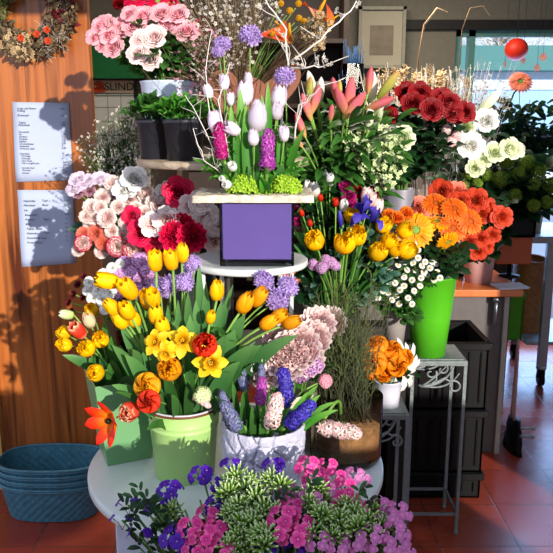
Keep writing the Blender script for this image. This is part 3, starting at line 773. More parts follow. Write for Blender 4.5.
l1 = [(.09, .085, T, 'Lange und Rosen'), (.09, .115, T, 'Freiling'), (.09, .17, T, 'Rosenstiel'), (.10, .26, T, 'Tulpen'), (.10, .29, T, 'Ranunkeln'),
      (.10, .375, T*.9, 'Ranunkeln'), (.10, .405, T*.9, 'Iris'), (.10, .435, T*.9, 'Gerbera'), (.10, .465, T*.9, 'Freesien'), (.10, .495, T*.9, 'Nelken'), (.10, .525, T*.9, 'Chrysantheme'), (.10, .555, T*.9, 'Anemone'), (.10, .585, T*.9, 'Hortensie Stiel'),
      (.10, .65, T*.9, 'Lisianthus'), (.12, .68, T*.9, 'Orchidee'), (.12, .71, T*.9, 'Amaryllis'), (.12, .74, T*.9, 'Lilien Rosa'), (.12, .77, T*.9, 'Lilien Longiflorum'), (.12, .83, T*.9, 'Kamelie Stiel'), (.12, .86, T*.9, 'Mimosen'), (.12, .895, T*.9, 'Ginster')]
l1 += [(.84, v, T*.9, s) for v, s in [(.085, '4,50'), (.17, '3,50'), (.26, '1,50'), (.29, '2,50'), (.375, '2,-'), (.405, '1,80'), (.435, '2,50'), (.465, '1,50'), (.495, '1,50'), (.525, '2,50'), (.555, '2,-'), (.585, '6,50'), (.65, '4,-'), (.71, '5,-'), (.77, '4,50'), (.83, '3,-'), (.86, '4,-'), (.895, '2,50')]]
l2 = [(.11, .15, T*1.1, 'Hyazinthe'), (.44, .15, T*1.1, 'Topf'), (.11, .205, T*1.1, 'Narzissen'), (.44, .205, T*1.1, 'Bund'), (.11, .27, T*1.1, 'Iris'), (.12, .33, T*1.1, 'Ranunkeln'), (.12, .39, T*1.1, 'Primeln'), (.44, .39, T*1.1, 'Topf'), (.12, .45, T*1.1, 'Stiel'), (.13, .51, T*1.1, 'Tulpen  Bund'), (.13, .57, T*1.1, 'Gestecke'), (.44, .57, T*1.1, 'klein'), (.13, .63, T*1.1, 'Rosenbund  lang'), (.13, .69, T*1.1, 'Kranz  Moos')]
l2 += [(.84, v, T, s) for v, s in [(.15, '4,50'), (.205, '5,-'), (.27, '3,-'), (.33, '2,50'), (.39, '4,-'), (.45, '2,-'), (.51, '5,-'), (.57, '9,-'), (.63, '8,-'), (.69, '7,-')]]
notice([(12, 102), (69, 103), (73, 180), (16, 182)], l1, 'upper handwritten price list, bluish white sheet with closely written lines')
notice([(17, 190), (73, 190), (76, 263), (22, 267)], l2, 'lower handwritten price list with fewer lines, half in flower shadow')

# wreath
wc_ = P(30, 12, PYW-.028)
e = thing('dried_wreath', wc_, 'dried brown and olive flower wreath with orange blooms hanging on wood', 'wreath')
m = M()
wr = .125
def ring_pt(a, rad=wr): return Vector((rad*math.cos(a), 0, rad*math.sin(a)))
m.tube([ring_pt(i*2*PI/40) for i in range(41)], .026, 8, cap=False)
m.obj('straw_ring', G['dried'], e)
def wreath_bits(n, mats, a0, a1, kind):
    m = M()
    for i in range(n):
        a = rr(a0, a1); c = ring_pt(a, wr+rr(-.045, .05))+Vector((0, -rr(.0, .035), 0)); m.rnd = rr(0, 1)
        if kind == 'tw':
            d = Vector((rr(-1, 1), rr(-.7, .1), rr(-1, 1))).normalized()*rr(.02, .05); m.tube([c, c+d*.5+Vector((0, -.004, 0)), c+d], [.0016, .0012, .0005], 4)
        elif kind == 'lf':
            d = Vector((rr(-1, 1), rr(-.5, 0), rr(-1, 1))).normalized()*rr(.02, .04); m.leaf([c, c+d*.5+Vector((0, -.006, 0)), c+d], .008, (0, -1, 0))
        else: star(m, orient(c+Vector((0, -.012, 0)), (rr(-.5, .5), -1, rr(-.5, .5))), rr(.006, .011), 6, .1)
    return m.obj('dried_sprigs', mats, e)
wreath_bits(420, G['dried'], 0, 6.3, 'lf'); wreath_bits(300, L_['twig'], 0, 6.3, 'tw')
wreath_bits(170, G['moss'], 1.9, 3.4, 'st'); wreath_bits(130, G['buff'], 3.9, 4.8, 'st'); wreath_bits(60, G['buff'], .0, .9, 'st'); wreath_bits(70, G['driedgrey'], 5.0, 5.8, 'tw'); wreath_bits(90, G['darkred'], -.3, 1.6, 'lf')
for px_, py_ in ((21, 38), (37, 34), (48, 41), (47, 30)):
    p = P(px_, py_, PYW-.095)-wc_
    o = link('orange_bloom', head_mesh('ball', 'gold') if False else None or head_mesh('chrys', 'coral'), e)
    o.matrix_local = orient(p, (0, -1, 0)) @ Matrix.Scale(.55, 4)

# calendar / poster on the back wall, behind left
cy = 4.93
tl = P(93, 80, cy); br_ = P(137, 176, cy)
e = thing('wall_calendar', (tl.x, cy, br_.z), 'pale wall calendar with letters at its head behind the baby\'s breath', 'calendar')
W_, H_ = br_.x-tl.x, tl.z-br_.z
pc = mat('calendar_paper', '#c8ccc4', .7, noise_amt=.05); pale = mat('calendar_head', '#d8c8a8', .7)
m = M(); m.box((0, 0, 0), (W_, .012, H_*.86)); m.obj('sheet', pc, e, False)
m = M(); m.box((0, -.004, H_*.87), (W_, .012, H_)); m.obj('header', pale, e, False)
m = M()
for i in range(1, 6): m.box((0, -.002, H_*.86*i/6), (W_, 0, H_*.86*i/6+.004))
for i in range(1, 3): m.box((W_*i/3, -.002, 0), (W_*i/3+.004, 0, H_*.86))
m.box((0, -.003, H_*.835), (W_, 0, H_*.85)); m.obj('ruled_lines', mat('rule_grey', '#7c8878', .8), e, False)
text(e, 'SLINDEN T', H_*.115, (W_*.28, -.006, H_*.895), mat('letter_green', '#28482c', .7), 0, ext=.001)
m = M()
for i in range(14): star(m, orient(Vector((rr(.01, W_*.26), -.008, H_*rr(.88, .97))), (0, -1, .1)), .018, 5)
m.obj('flower_print', G['coral'], e)
g0 = P(89, 78, 4.75); g1 = P(140, 35, 4.75)
m = M(); m.box((0, 0, 0), (g1.x-g0.x, .03, g1.z-g0.z)); 
e = thing('green_board', (g0.x, 4.82, g0.z), 'dark green board behind the pink spray roses', 'board')
bevel(m.obj('panel', mat('deep_green', '#0c6030', .5), e, False))
m = M(); m.box((-.01, .03, -.01), (g1.x-g0.x+.01, .045, g1.z-g0.z+.01)); m.obj('frame', darkwood, e, False)
# dark cabinet at the back
k0, k1 = P(176, 60, 4.5), P(346, 60, 4.5)
e = thing('tall_cabinet', ((k0.x+k1.x)/2, 4.72, 0), 'tall dark brown open shelf cabinet behind the dried flowers', 'cabinet'); kw = (k1.x-k0.x)/2
kb = mat('dark_brown_wood', '#2a1c14', .6)
m = M(); m.box((-kw, .15, 0), (kw, .18, 2.45)); m.obj('back_panel', kb, e, False)
for s_ in (-1, 1): m = M(); m.box((s_*kw-.015, -.2, 0), (s_*kw+.015, .15, 2.45)); m.obj('side_panel', kb, e, False)
for z in (.4, .85, 1.3, 1.62, 2.0, 2.43): m = M(); m.box((-kw+.016, -.19, z), (kw-.016, .149, z+.025)); m.obj('shelf', kb, e, False)
bw_ = P(322, 45, 4.7); m = M(); m.lathe([(.05, 0), (.14, .07), (.17, .13), (.16, .13), (.13, .07), (.04, .015)], 32, cap1=True)
o = m.obj('wooden_bowl', mat('bowl_dark', '#3c3028', .5), None, True, (bw_.x, 4.68, 1.646)); tag(o, 'dark round bowl on a shelf of the tall brown cabinet', 'bowl')
# framed picture
a, b = P(358, 68, 4.9), P(407, 6, 4.9)
e = thing('framed_picture', (a.x, 4.93, a.z), 'pale framed certificate on the dark back wall', 'picture'); w_, h_ = b.x-a.x, b.z-a.z
m = M()
for q in (((0, -.02, 0), (w_, .03, .02)), ((0, -.02, h_-.02), (w_, .03, h_)), ((0, -.02, 0), (.02, .03, h_)), ((w_-.02, -.02, 0), (w_, .03, h_))): m.box(*q)
m.obj('frame', mat('frame_grey', '#8c8878', .5), e, False)
m = M(); m.box((.02, 0, .02), (w_-.02, .02, h_-.02)); m.obj('mount', mat('mount', '#a49c88', .7, noise_amt=.05), e, False)
m = M(); m.box((w_*.25, -.004, h_*.22), (w_*.75, 0, h_*.7)); m.obj('print', mat('print_grey', '#7c7060', .7, noise_amt=.3, nscale=12), e, False)
# red lamp ball and hanging stars at window
e = thing('hanging_lantern', P(517, 40, 4.6), 'round red paper lantern hanging in the back window', 'lantern')
m = M(); m.ball((0, 0, -.055), .07, 20, 12, .95); m.obj('shade', mat('lantern_red', '#f03418', .5), e)
m = M(); m.tube([(0, 0, .01), (0, 0, 2.6-e.location.z)], .002, 4); m.obj('cord', ink, e)
for i, (px_, py_) in enumerate(((543, 57), (537, 68), (523, 60), (505, 64))):
    p = P(px_, py_, 4.8); e = thing('hanging_star', p, f'small pale star hanging in the window, {["rightmost", "third from left", "second from left", "leftmost"][i]} of four', 'star', 'stars hanging in the window')
    m = M(); 
    for k in range(6): m.petal([(0, 0, .002), (.015, .002, .008), (.032, 0, .001)], k*PI/3, nv=2)
    m.xf = None
    so = m.obj('star', G['salmon'], e); so.rotation_euler = (PI/2, 0, .3*i)
    m = M(); m.tube([(0, 0, 0), (0, 0, 2.6-p.z)], .0012, 3); m.obj('thread', ink, e)

# ================================================================= POTS AND VASES
def pot(name, c, z, h, rt, rb, ma, lab, cat, lip=0, n=48, parts=None, wall=.004, dz=0, sy=1, fill=None):
    e = thing(name, (c[0], c[1], z), lab, cat)
    pr = [(rb, 0), (rb+(rt-rb)*.5, h*.5), (rt, h-.006), (rt+lip, h-.004), (rt+lip, h), (rt-wall, h), (rb+(rt-rb)*.5-wall, h*.5), (rb-wall, .006)]
    m = M(); m.lathe(pr, n, cap1=True, sy=sy); m.obj('body', ma, e)
    if fill: m = M(); m.lathe([(rt-wall-.004-(rt-rb)*.15, h*.85), (.001, h*.88)], 24, cap0=False); m.obj('soil', fill, e)
    return e, Vase(c, z, h, rt, rb)
def glassmat(name, col, rough=.02, tr=1.0):
    m, nt, b, out = base_mat(name); N = nt.nodes; L = nt.links
    t = N.new('ShaderNodeBsdfTransparent'); t.inputs['Color'].default_value = srgb(col)
    g = N.new('ShaderNodeBsdfGlossy'); g.inputs['Roughness'].default_value = rough
    f = N.new('ShaderNodeFresnel'); f.inputs['IOR'].default_value = 1.45; x = N.new('ShaderNodeMixShader')
    L.new(f.outputs['Fac'], x.inputs['Fac']); L.new(t.outputs['BSDF'], x.inputs[1]); L.new(g.outputs['BSDF'], x.inputs[2]); L.new(x.outputs['Shader'], out.inputs['Surface'])
    return m
soil = mat('soil', '#2c1c10', .9, bump=.5)
sage = mat('sage_green_metal', '#a4cc78', .32, noise_amt=.05, nscale=8)
darkbucket = mat('dark_bucket', '#1c2420', .5)
# green round bucket
gb = (P(184, 412, 1.58).x, 1.575)
e = thing('metal_bucket', (gb[0], gb[1], TZ), 'round sage green metal bucket with white inner rim on the white table', 'bucket')
hb = .176
m = M(); m.lathe([(.067, 0), (.069, .002), (.0795, hb*.72), (.0815, hb*.73), (.0795, hb*.745), (.080, hb*.79), (.082, hb*.80), (.080, hb*.815), (.0845, hb-.006)], 64); m.obj('body', sage, e)
m = M(); m.lathe([(.0845, hb-.006), (.0868, hb-.005), (.0868, hb-.001), (.0845, hb)], 64, cap0=False); m.obj('rim', mat('rim_brown', '#6c3c24', .5), e)
m = M(); m.lathe([(.0845, hb), (.082, hb+.003), (.079, hb), (.068, .01)], 64, cap0=False, cap1=True); m.obj('liner', mat('liner_white', '#dcdce4', .4), e)
VA = Vase(gb, TZ, hb, .082, .066)
# square tapering vase
sq = (P(124, 420, 1.68).x, 1.675)
e = thing('square_vase', (sq[0], sq[1], TZ), 'square tapering sage green vase left of the round green bucket', 'vase', rz=math.radians(24))
m = M(); w0, w1, hh = .054, .078, .215
rows = []
for w, z in ((w0, 0), (w1, hh), (w1-.003, hh), (w0-.003, .006)): rows.append([(-w, -w, z), (w, -w, z), (w, w, z), (-w, w, z)])
ids = m.grid(rows, None, True); m.face(*ids[0][::-1]); m.face(*ids[-1]); bevel(m.obj('body', mat('sage_green_dark', '#689868', .35, noise_amt=.06, nscale=8), e, False), .004, 3)
VBq = Vase(sq, TZ, hh, .07, .05)
# stone pot with cracked surface
spc = (P(263.5, 436, 1.5).x, 1.50)
e = thing('stone_pot', (spc[0], spc[1], TZ), 'round whitish cracked stone pot holding the hyacinths', 'pot')
m = M(); n = 220; rows = []; hs = .165
def stone(a, z):
    p = Vector((math.cos(a)*2.2, math.sin(a)*2.2, z*22))
    d = noise.voronoi(p)[0]; crack = max(0, .11-(d[1]-d[0]))
    return -.09*crack+.0018*noise.noise(p*2.5)+.0012*noise.noise(p*7)
for i in range(41):
    z = hs*i/40; r = .072+.022*math.sin(min(1, i/30)*PI/2)
    rows.append([((r+stone(2*PI*j/n, z))*math.cos(2*PI*j/n), (r+stone(2*PI*j/n, z))*math.sin(2*PI*j/n), z+(.004*noise.noise(Vector((math.cos(2*PI*j/n)*3, math.sin(2*PI*j/n)*3, 1))) if i > 36 else 0)) for j in range(n)])
for r, z in ((.086, hs-.001), (.082, hs-.03), (.002, hs-.028)): rows.append([(r*math.cos(2*PI*j/n), r*math.sin(2*PI*j/n), z) for j in range(n)])
ids = m.grid(rows, None, True); m.face(*ids[0][::-1]); m.obj('body', mat('stone_white_lilac', '#b4b2c4', .85, noise_amt=.12, nscale=25, bump=.5, bscale=120), e)
VC = Vase(spc, TZ, hs-.02, .08, .05)
# brown tinted glass vase on the right of the table
gv = (P(345, 450, 1.66).x, 1.655)
gl = glassmat('tinted_glass', '#f0ece4')
e = thing('glass_vase', (gv[0], gv[1], TZ), 'clear brownish glass vase with dark twigs at the right table edge', 'vase')
m = M(); m.lathe([(.07, 0), (.086, .004), (.089, .02), (.089, .165)], 64); m.obj('body', gl, e)
m = M(); m.lathe([(.06, .015), (.0845, .022), (.0845, .10), (.001, .101)], 48); m.obj('bark_filling', mat('bark_filling', '#94704c', .9, noise_amt=.5, nscale=40, bump=1, bscale=60), e)
VG = Vase(gv, TZ+.04, .12, .08, .05)
# bright green tall bucket
gg = (P(428, 354, 2.56).x, 2.56)
e, VD = pot('flower_bucket', gg, SH, .30, .09, .062, mat('bright_green_plastic', '#4ca81c', .3, noise_amt=.03, spec=.5), 'bright lime green tall flower bucket on the iron stand', 'bucket', lip=.003)
# pot with orange ranunculus
rc = (P(389, 398, 2.36).x-.005, 2.365)
e, VR = pot('glass_cup', rc, LH, .095, .048, .040, mat('white_ceramic', '#c8c8d4', .25), 'small white cup vase of orange ranunculus on the shorter iron stand', 'vase', lip=.002)
# grey pot of daisies
dc = (P(402, 335, 2.5).x, 2.46)
e, VM = pot('grey_pot', (P(394, 330, 2.55).x, 2.535), BZ, .13, .045, .034, mat('grey_ceramic', '#8c8480', .5), 'small taupe grey pot of white daisies between bucket and ranunculus', 'pot')
# pink vase with orange roses on counter
pv = (P(479, 260, 3.3).x, 3.3)
e, VP = pot('pink_vase', pv, CZ, .25, .085, .06, mat('pink_ceramic', '#cc9c98', .4), 'pale pink round vase of orange roses on the wooden counter', 'vase')
# grey vase of red roses (tall, on the bench)
gy = (P(404, 200, 2.45).x, 2.4)
e, VX = pot('tall_grey_vase', (P(404, 200, 2.68).x-.02, 2.675), BZ, .55, .058, .04, mat('grey_zinc_vase', '#8c8a94', .45, metal=.3), 'tall grey vase of red roses and white lisianthus', 'vase')
# hidden behind flowers
e, VL = pot('dark_vase', (P(335, 200, 2.35).x, 2.36), BZ, .42, .08, .06, darkbucket, 'dark green tall vase holding the pink lilies', 'vase')
e, VY = pot('dark_vase', (.185, 2.13), .0, .98, .07, .05, darkbucket, 'tall dark floor vase of yellow double tulips and blue irises', 'vase')
e, VK = pot('green_glass_vase', (P(128, 250, 2.45).x+.03, 2.36), BZ, .30, .085, .06, glassmat('green_glass', '#60c080', .05), 'green glass vase of pink and white carnations', 'vase')
e, VQ = pot('dark_vase', (P(180, 250, 2.1).x, 2.36), BZ, .34, .085, .06, darkbucket, 'dark vase of crimson roses behind the yellow tulips', 'vase')
e, VN = pot('white_jug', (P(120, 330, 1.9).x+.09, 1.87), TZ, .20, .06, .05, white_paint, 'white jug of lilac and white blossoms behind the green bucket', 'vase')
e, VO = pot('cream_vase', (P(290, 400, 1.72).x, 1.715), TZ, .16, .07, .05, mat('cream_ceramic', '#c8bca8', .5), 'cream vase of pale pink peonies behind the hyacinth pot', 'vase')
e, VG2 = pot('dark_vase', (P(112, 190, 2.62).x+.06, 2.62-.05), BZ, .36, .07, .06, darkbucket, 'dark slim vase of baby\'s breath in front of the calendar', 'vase')
e, VT = pot('zinc_bucket', (.02, 1.13), 0, .50, .15, .12, mat('zinc_bucket', '#6c7072', .5, metal=.4), 'zinc floor bucket of phlox in front of the white table', 'bucket', lip=.003)
e, VW = pot('floor_vase', (.72, 3.52), CZ, .3, .09, .07, darkbucket, 'dark round vase of silvery twigs on the counter', 'vase')
e, VV = pot('floor_vase', (P(470, 200, 3.2).x, 3.46), CZ, .30, .07, .06, darkbucket, 'dark vase of white roses behind the orange roses', 'vase')

# purple square vase with birch board
pb0, pb1 = P(220, 264, 1.665), P(294, 264, 1.665)
pz1 = P(250, 203, 1.66).z
cx = (pb0.x+pb1.x)/2; w = (pb1.x-pb0.x)/2; hp = pz1-MZ
e = thing('square_glass_vase', (cx, 1.745, MZ), 'square glass vase lined with glossy purple on the small white table', 'vase')
m = M()
m.box((-w, -.08, 0), (w, .08, .008))
for a, b in (((-w, -.08, .008), (w, -.076, hp)), ((-w, .076, .008), (w, .08, hp)), ((-w, -.076, .008), (-w+.004, .076, hp)), ((w-.004, -.076, .008), (w, .076, hp))): m.box(a, b)
m.obj('glass_shell', glassmat('clear_glass', '#e8f0f4'), e, False)
m = M(); m.box((-w+.006, -.074, .014), (w-.006, .074, hp-.002)); bevel(m.obj('purple_liner', mat('purple_lining', '#9068ae', .22, noise_amt=.12, nscale=9, coat=.3), e, False), .003)
bl, brr = P(194, 196, 1.70), P(313, 196, 1.70)
bm_ = M(); n1, n2 = 40, 14
bw2 = (brr.x-bl.x)/2; bcx = (bl.x+brr.x)/2
e = thing('birch_board', (bcx, 1.76, pz1+.001), 'pale rough birch bark board lying on the purple vase', 'board')
for side in (1, 0):
    rows = []
    for i in range(n2+1):
        v = -1+2*i/n2; row = []
        for j in range(n1+1):
            u = -1+2*j/n1; q = Vector((u*5, v*3, side*3))
            ex = 1+.05*noise.noise(Vector((0, v*3, 5+side)))
            row.append((u*bw2*ex, v*.105*(1+.10*noise.noise(Vector((u*4, 7, side)))), (.016+.004*noise.noise(q*2) if side else .0)))
        rows.append(row)
    if side: top = bm_.grid(rows, [.5]*(n2+1))
    else: bot = bm_.grid(rows, [0]*(n2+1))
ring_t = top[0]+[r[-1] for r in top[1:]]+top[-1][::-1][1:]+[r[0] for r in top[::-1][1:-1]]
ring_b = bot[0]+[r[-1] for r in bot[1:]]+bot[-1][::-1][1:]+[r[0] for r in bot[::-1][1:-1]]
for i in range(len(ring_t)): k = (i+1) % len(ring_t); bm_.face(ring_b[i], ring_b[k], ring_t[k], ring_t[i])
bm_.obj('bark', mat('birch_bark', '#d8cab4', .8, noise_amt=.25, nscale=40, bump=.8, bscale=50), e)
AZ = pz1+.017
VZ = Vase((cx, 1.76), AZ-.02, .022, .11, .13)

# hearts of rusty metal
rust = mat('rusty_terracotta', '#84503a', .7, noise_amt=.12, nscale=14, bump=.2)
def heart(pxc, pyc, wpx, Y, rot, lab):
    c = P(pxc, pyc, Y); s = wpx/FP*Y/2/16.5; e = thing('heart_ornament', (c.x, Y, WZ), lab, 'ornament', 'rusty hearts on the wooden stand')
    m = M(); pts = []
    for i in range(64):
        t = 2*PI*i/64; pts.append((16*math.sin(t)**3*s, (13*math.cos(t)-5*math.cos(2*t)-2*math.cos(3*t)-math.cos(4*t)+17)*s))
    f = [m.add((x, -.012, z)) for x, z in pts]; b = [m.add((x, .012, z)) for x, z in pts]
    m.face(*f[::-1]); m.face(*b)
    for i in range(64): k = (i+1) % 64; m.face(f[i], f[k], b[k], b[i])
    o = m.obj('heart', rust, e, False); o.rotation_euler = (0, rot, .0); o.location.z = max(0, c.z-WZ-17*s)+.001
    bevel(o, .003)
    m = M(); m.box((-.02, -.02, 0), (.02, .02, .006)); m.box((-.003, -.004, 0), (.003, .004, .02)); m.obj('base', rust, e, False)
heart(228, 96, 60, 2.13, 0.25, 'rust brown heart ornament behind the left of the white tulips')
heart(273, 86, 66, 2.20, -.12, 'rust brown heart ornament behind the right of the white tulips')

# ================================================================= FLOWERS
# ---- A round green bucket
yt = dict(sz=.9, leaves='long', lmat='tulip', nl=2, lsize=.06, stemr=.0032)
A = 'in round green bucket'
for nm, wh, pts in (
  ('upper', 'between purple blossoms above the round green bucket', [(155, 263, 0, 1.05), (172, 262), (181, 254, .02), (147, 300, -.02)]),
  ('pair', 'above the middle of the round green bucket, below the white side table', [(216, 292, 0, 1.05), (209, 318, -.03, .7)]),
  ('right', 'leaning right below the purple square vase', [(240, 303, -.02, 1.15), (252, 297, 0, 1.1), (261, 320, -.03), (271, 314, -.01), (283, 318, -.02)]),
  ('left', 'bent left over the square green vase', [(108, 283, -.02, 1.15, (-1, -.5, .1)), (127, 290, -.04, 1.15, (-.7, -.4, .9)), (118, 306, -.06), (130, 310, -.07), (124, 320, -.05), (136, 318, -.04)]),
  ('mid', 'in a row down the middle of the round green bucket', [(153, 300, -.04, 1.05), (156, 316, -.06), (164, 328, -.07)])):
    batch('tulip', 'yellow' if nm != 'right' else 'amber', VA, 'tulip', 'tulip', 'yellow tulip' if nm != 'right' else 'deep yellow tulip', wh, 'yellow tulips '+nm+' of the green bucket', pts, 1.56, face=.25, **yt)
batch('double', 'amber', VA, 'tulip', 'tulip', 'half open orange yellow tulip', 'low beside the daffodils', '', [(171, 363, -.08)], 1.52, face=.6, leaves='long', lmat='tulip', nl=1, stemr=.003)
batch('daffodil', 'daff', VA, 'daffodil', 'daffodil', 'yellow daffodil with frilled trumpet', 'in round green bucket', 'daffodils in the round green bucket', [(157, 343, -.08, .9, (-.2, -.9, .5)), (182, 342, -.08, 1.0, (.1, -.8, .5)), (210, 362, -.10, 1.05, (.1, -1, .15)), (166, 353, -.09, .7, (0, -1, -.3))], 1.52, leaves='long', lmat='tulip', nl=1, stemr=.0026)
batch('double', 'red', VA, 'tulip', 'tulip', 'bright orange red tulip', 'among the daffodils in the round green bucket', '', [(204, 341, -.06, 1.05)], 1.50, face=.5, leaves='long', lmat='tulip', nl=1)
batch('ranunculus', 'amber', VA, 'double_tulip', 'flower', 'round yellow orange double flower', 'above the small red bloom on the left of the bucket', '', [(148, 381, 0)], 1.45, face=.8, arch=.25, leaves='long', lmat='tulip', nl=1)
batch('ranunculus', 'red', VA, 'double_tulip', 'flower', 'small round red double flower', 'hanging over the edge of the round green bucket', '', [(149, 397, -.02, .85)], 1.44, face=.8, arch=.25)
batch('double', 'striped', VA, 'tulip', 'tulip', 'red and cream tulip', 'drooping between the two green vessels', '', [(129, 411, 0, .85, (-.3, -.9, .1))], 1.45, face=.6, arch=.2)
batch('floppy', 'redyellow', VA, 'tulip', 'tulip', 'wide open orange red tulip', 'drooping in front of the square green vase', '', [(108, 422, 0, 1.0, (-.5, -.8, -.1))], 1.44, face=.6, arch=.2)
batch('lilac', 'greenwhite', VA, 'green_white_bloom', 'flower', 'greenish white spiky flower', 'at the right rim of the green bucket', '', [(201, 392, 0, .9)], 1.46, face=.6, arch=.2)
batch('hyacinth', 'blush', VA, 'hyacinth', 'hyacinth', 'pale pink and white hyacinth', 'leaning over the right rim of the round green bucket', '', [(203, 402, 0, .5, (.8, -.4, -.5))], 1.45, face=.8, arch=.2)
batch('pompon', 'lilac', VA, 'scabious', 'scabious', 'lilac pincushion bloom', 'beneath the purple square vase', 'lilac pincushion blooms beneath the purple vase', [(262, 280, .02, 1.1), (286, 284, .02, 1.1), (275, 298, 0, 1.25)], 1.58, face=.6, leaves='sprig', nl=1)
batch('pompon', 'lilac', VA, 'scabious', 'scabious', 'small lilac pincushion bloom', 'beside the upper yellow tulips', 'small lilac pincushion blooms by the tulips', [(193, 262, 0, .9), (184, 281, -.02), (170, 283, 0), (160, 286, .02, .9)], 1.60, face=.6)
# broad tulip leaves sweeping out of the bucket
def big_leaves(vs, name, lab, group, specs, ma, Yd, wd=.02):
    outs = []
    for (px_, py_, dY, w) in specs:
        tip = P(px_, py_, Yd+dY); d = Vector((tip.x-vs.c.x, tip.y-vs.c.y, 0)); 
        bs = vs.c+d.normalized()*min(d.length, vs.rt*.65)+Vector((0, 0, vs.z+vs.h*.75))
        ctrl = bs.lerp(tip, .45)+Vector((0, 0, (tip-bs).length*.22))
        e = thing(name, bs, lab, 'leaf', group); m = M(); m.rnd = rr(0, 1)
        m.leaf([p-bs for p in bez(bs, ctrl, tip, 10)], w, (rr(-.3, .3), -.8, .5), .3); m.obj('blade', L_[ma], e); outs.append((px_, e))
    return outs
def leaves_lab(vs, name, look, where, group, specs, ma, Yd):
    relabel(big_leaves(vs, name, None, None, specs, ma, Yd), look, where, group, 'leaf')
leaves_lab(VA, 'tulip_leaf', 'broad green tulip leaf', 'spreading right of the round bucket', 'broad tulip leaves right', [(298, 335, 0, .020), (255, 345, -.05, .024), (225, 335, -.03, .022), (235, 330, 0, .030), (245, 315, .02, .026), (262, 345, -.04, .02), (215, 325, .03, .02), (240, 362, -.05, .02)], 'tulip', 1.54)
leaves_lab(VA, 'tulip_leaf', 'broad green tulip leaf', 'spreading left of the round bucket', 'broad tulip leaves left', [(112, 345, -.04, .018), (125, 355, -.06, .02), (140, 335, -.04, .018), (150, 345, -.05, .018), (112, 385, -.05, .016), (175, 320, 0, .02), (190, 315, 0, .018), (135, 300, .02, .016), (185, 340, 0, .018), (120, 325, 0, .018)], 'tulip', 1.52)
leaves_lab(VA, 'tulip_leaf', 'upright fresh green leaf', 'behind the daffodils in the round bucket', 'upright leaves of the round bucket', [(199, 262, .02, .012), (188, 292, 0, .014), (206, 282, .02, .014), (178, 300, -.01, .012), (196, 300, .01, .016), (168, 305, 0, .012), (222, 300, .02, .014), (148, 318, -.02, .012), (233, 285, .02, .012)], 'tulip', 1.57)
leaves_lab(VA, 'tulip_leaf', 'short green leaf', 'fallen over the front of the round bucket', 'short leaves over bucket rim', [(147, 430, -.05, .012), (171, 395, -.05, .012), (165, 372, -.07, .014), (192, 372, -.06, .012), (115, 392, -.06, .008)], 'leaf', 1.49)
# ---- B square vase
batch('tulip', 'striped', VBq, 'tulip', 'tulip', 'red and cream striped tulip bud', 'at the far left of the square vase', '', [(79, 330, -.03, .9, (-.4, -.5, .9))], 1.62, face=.3, leaves='long', lmat='tulip', nl=1)
batch('tulip', 'cream', VBq, 'tulip', 'tulip', 'cream and pale pink tulip bud', 'right of the striped bud', '', [(90, 320, 0, .85)], 1.63, face=.3, leaves='long', lmat='tulip', nl=1)
batch('tulip', 'greenwhite', VBq, 'tulip', 'tulip', 'slim greenish white tulip bud', 'pointing left by the price list', '', [(67, 315, 0, .65, (-1, -.1, .1))], 1.64, face=.9, leaves=None)
batch('double', 'yellow', VBq, 'narcissus', 'narcissus', 'small full yellow bloom', 'hanging at the left of the square green vase', 'small yellow blooms of the square vase', [(67, 331, 0, .65), (68, 341, -.02, .65), (89, 345, -.03, .8), (101, 338, -.02, .75), (93, 309, .02, .6), (98, 367, -.05, .8)], 1.62, face=.5, leaves='long', lmat='tulip', nl=1)
leaves_lab(VBq, 'tulip_leaf', 'narrow green leaf', 'rising from the square green vase', 'leaves of the square vase', [(105, 320, 0, .015), (112, 335, -.02, .017), (100, 330, 0, .016), (120, 345, -.03, .02), (135, 365, -.05, .02), (112, 360, -.03, .02), (95, 350, 0, .014), (128, 375, -.06, .022)], 'leaf', 1.63)
# ---- D lilac and white blossoms
batch('lilac', 'lilacpink', VN, 'lilac_blossom', 'blossom', 'pinkish lilac blossom cluster', 'left of the yellow tulips', 'lilac blossom clusters', [(126, 263), (140, 259), (148, 268), (132, 273), (143, 280), (121, 272), (152, 278), (160, 283, -.03), (137, 290, -.02), (117, 292, -.03, .8)], 1.78, face=.6, leaves='sprig', nl=2, lsize=.035)
batch('lilac', 'lilac', VN, 'lilac_blossom', 'blossom', 'small violet blossom cluster', 'between upper yellow tulips', 'violet blossom clusters', [(166, 288, 0, .9), (147, 291, 0, .8), (188, 270, 0, .7)], 1.68, face=.5)
batch('chrys', 'white', VN, 'chrysanthemum', 'chrysanthemum', 'small white chrysanthemum', 'near the wood left of the tulips', 'white chrysanthemums', [(89, 280, 0, .8), (98, 287, -.02, .9), (93, 296, -.02, .9), (103, 297, -.03), (105, 307, -.04, .8), (87, 289, 0, .7), (112, 266, 0, .8), (103, 272, 0, .8), (110, 290, -.03, .9), (120, 262, 0, .7)], 1.76, sz=.8, face=.75, leaves='sprig', nl=1, lsize=.035)
batch('chrys', 'darkred', VN, 'chrysanthemum', 'chrysanthemum', 'tiny dark red bloom', 'in shadow against the wood', 'dark red small blooms', [(78, 283, 0, .5), (69, 301, 0, .5), (74, 293, 0, .5), (83, 296, 0, .45), (72, 310, 0, .4), (84, 275, 0, .4)], 1.80, face=.5)
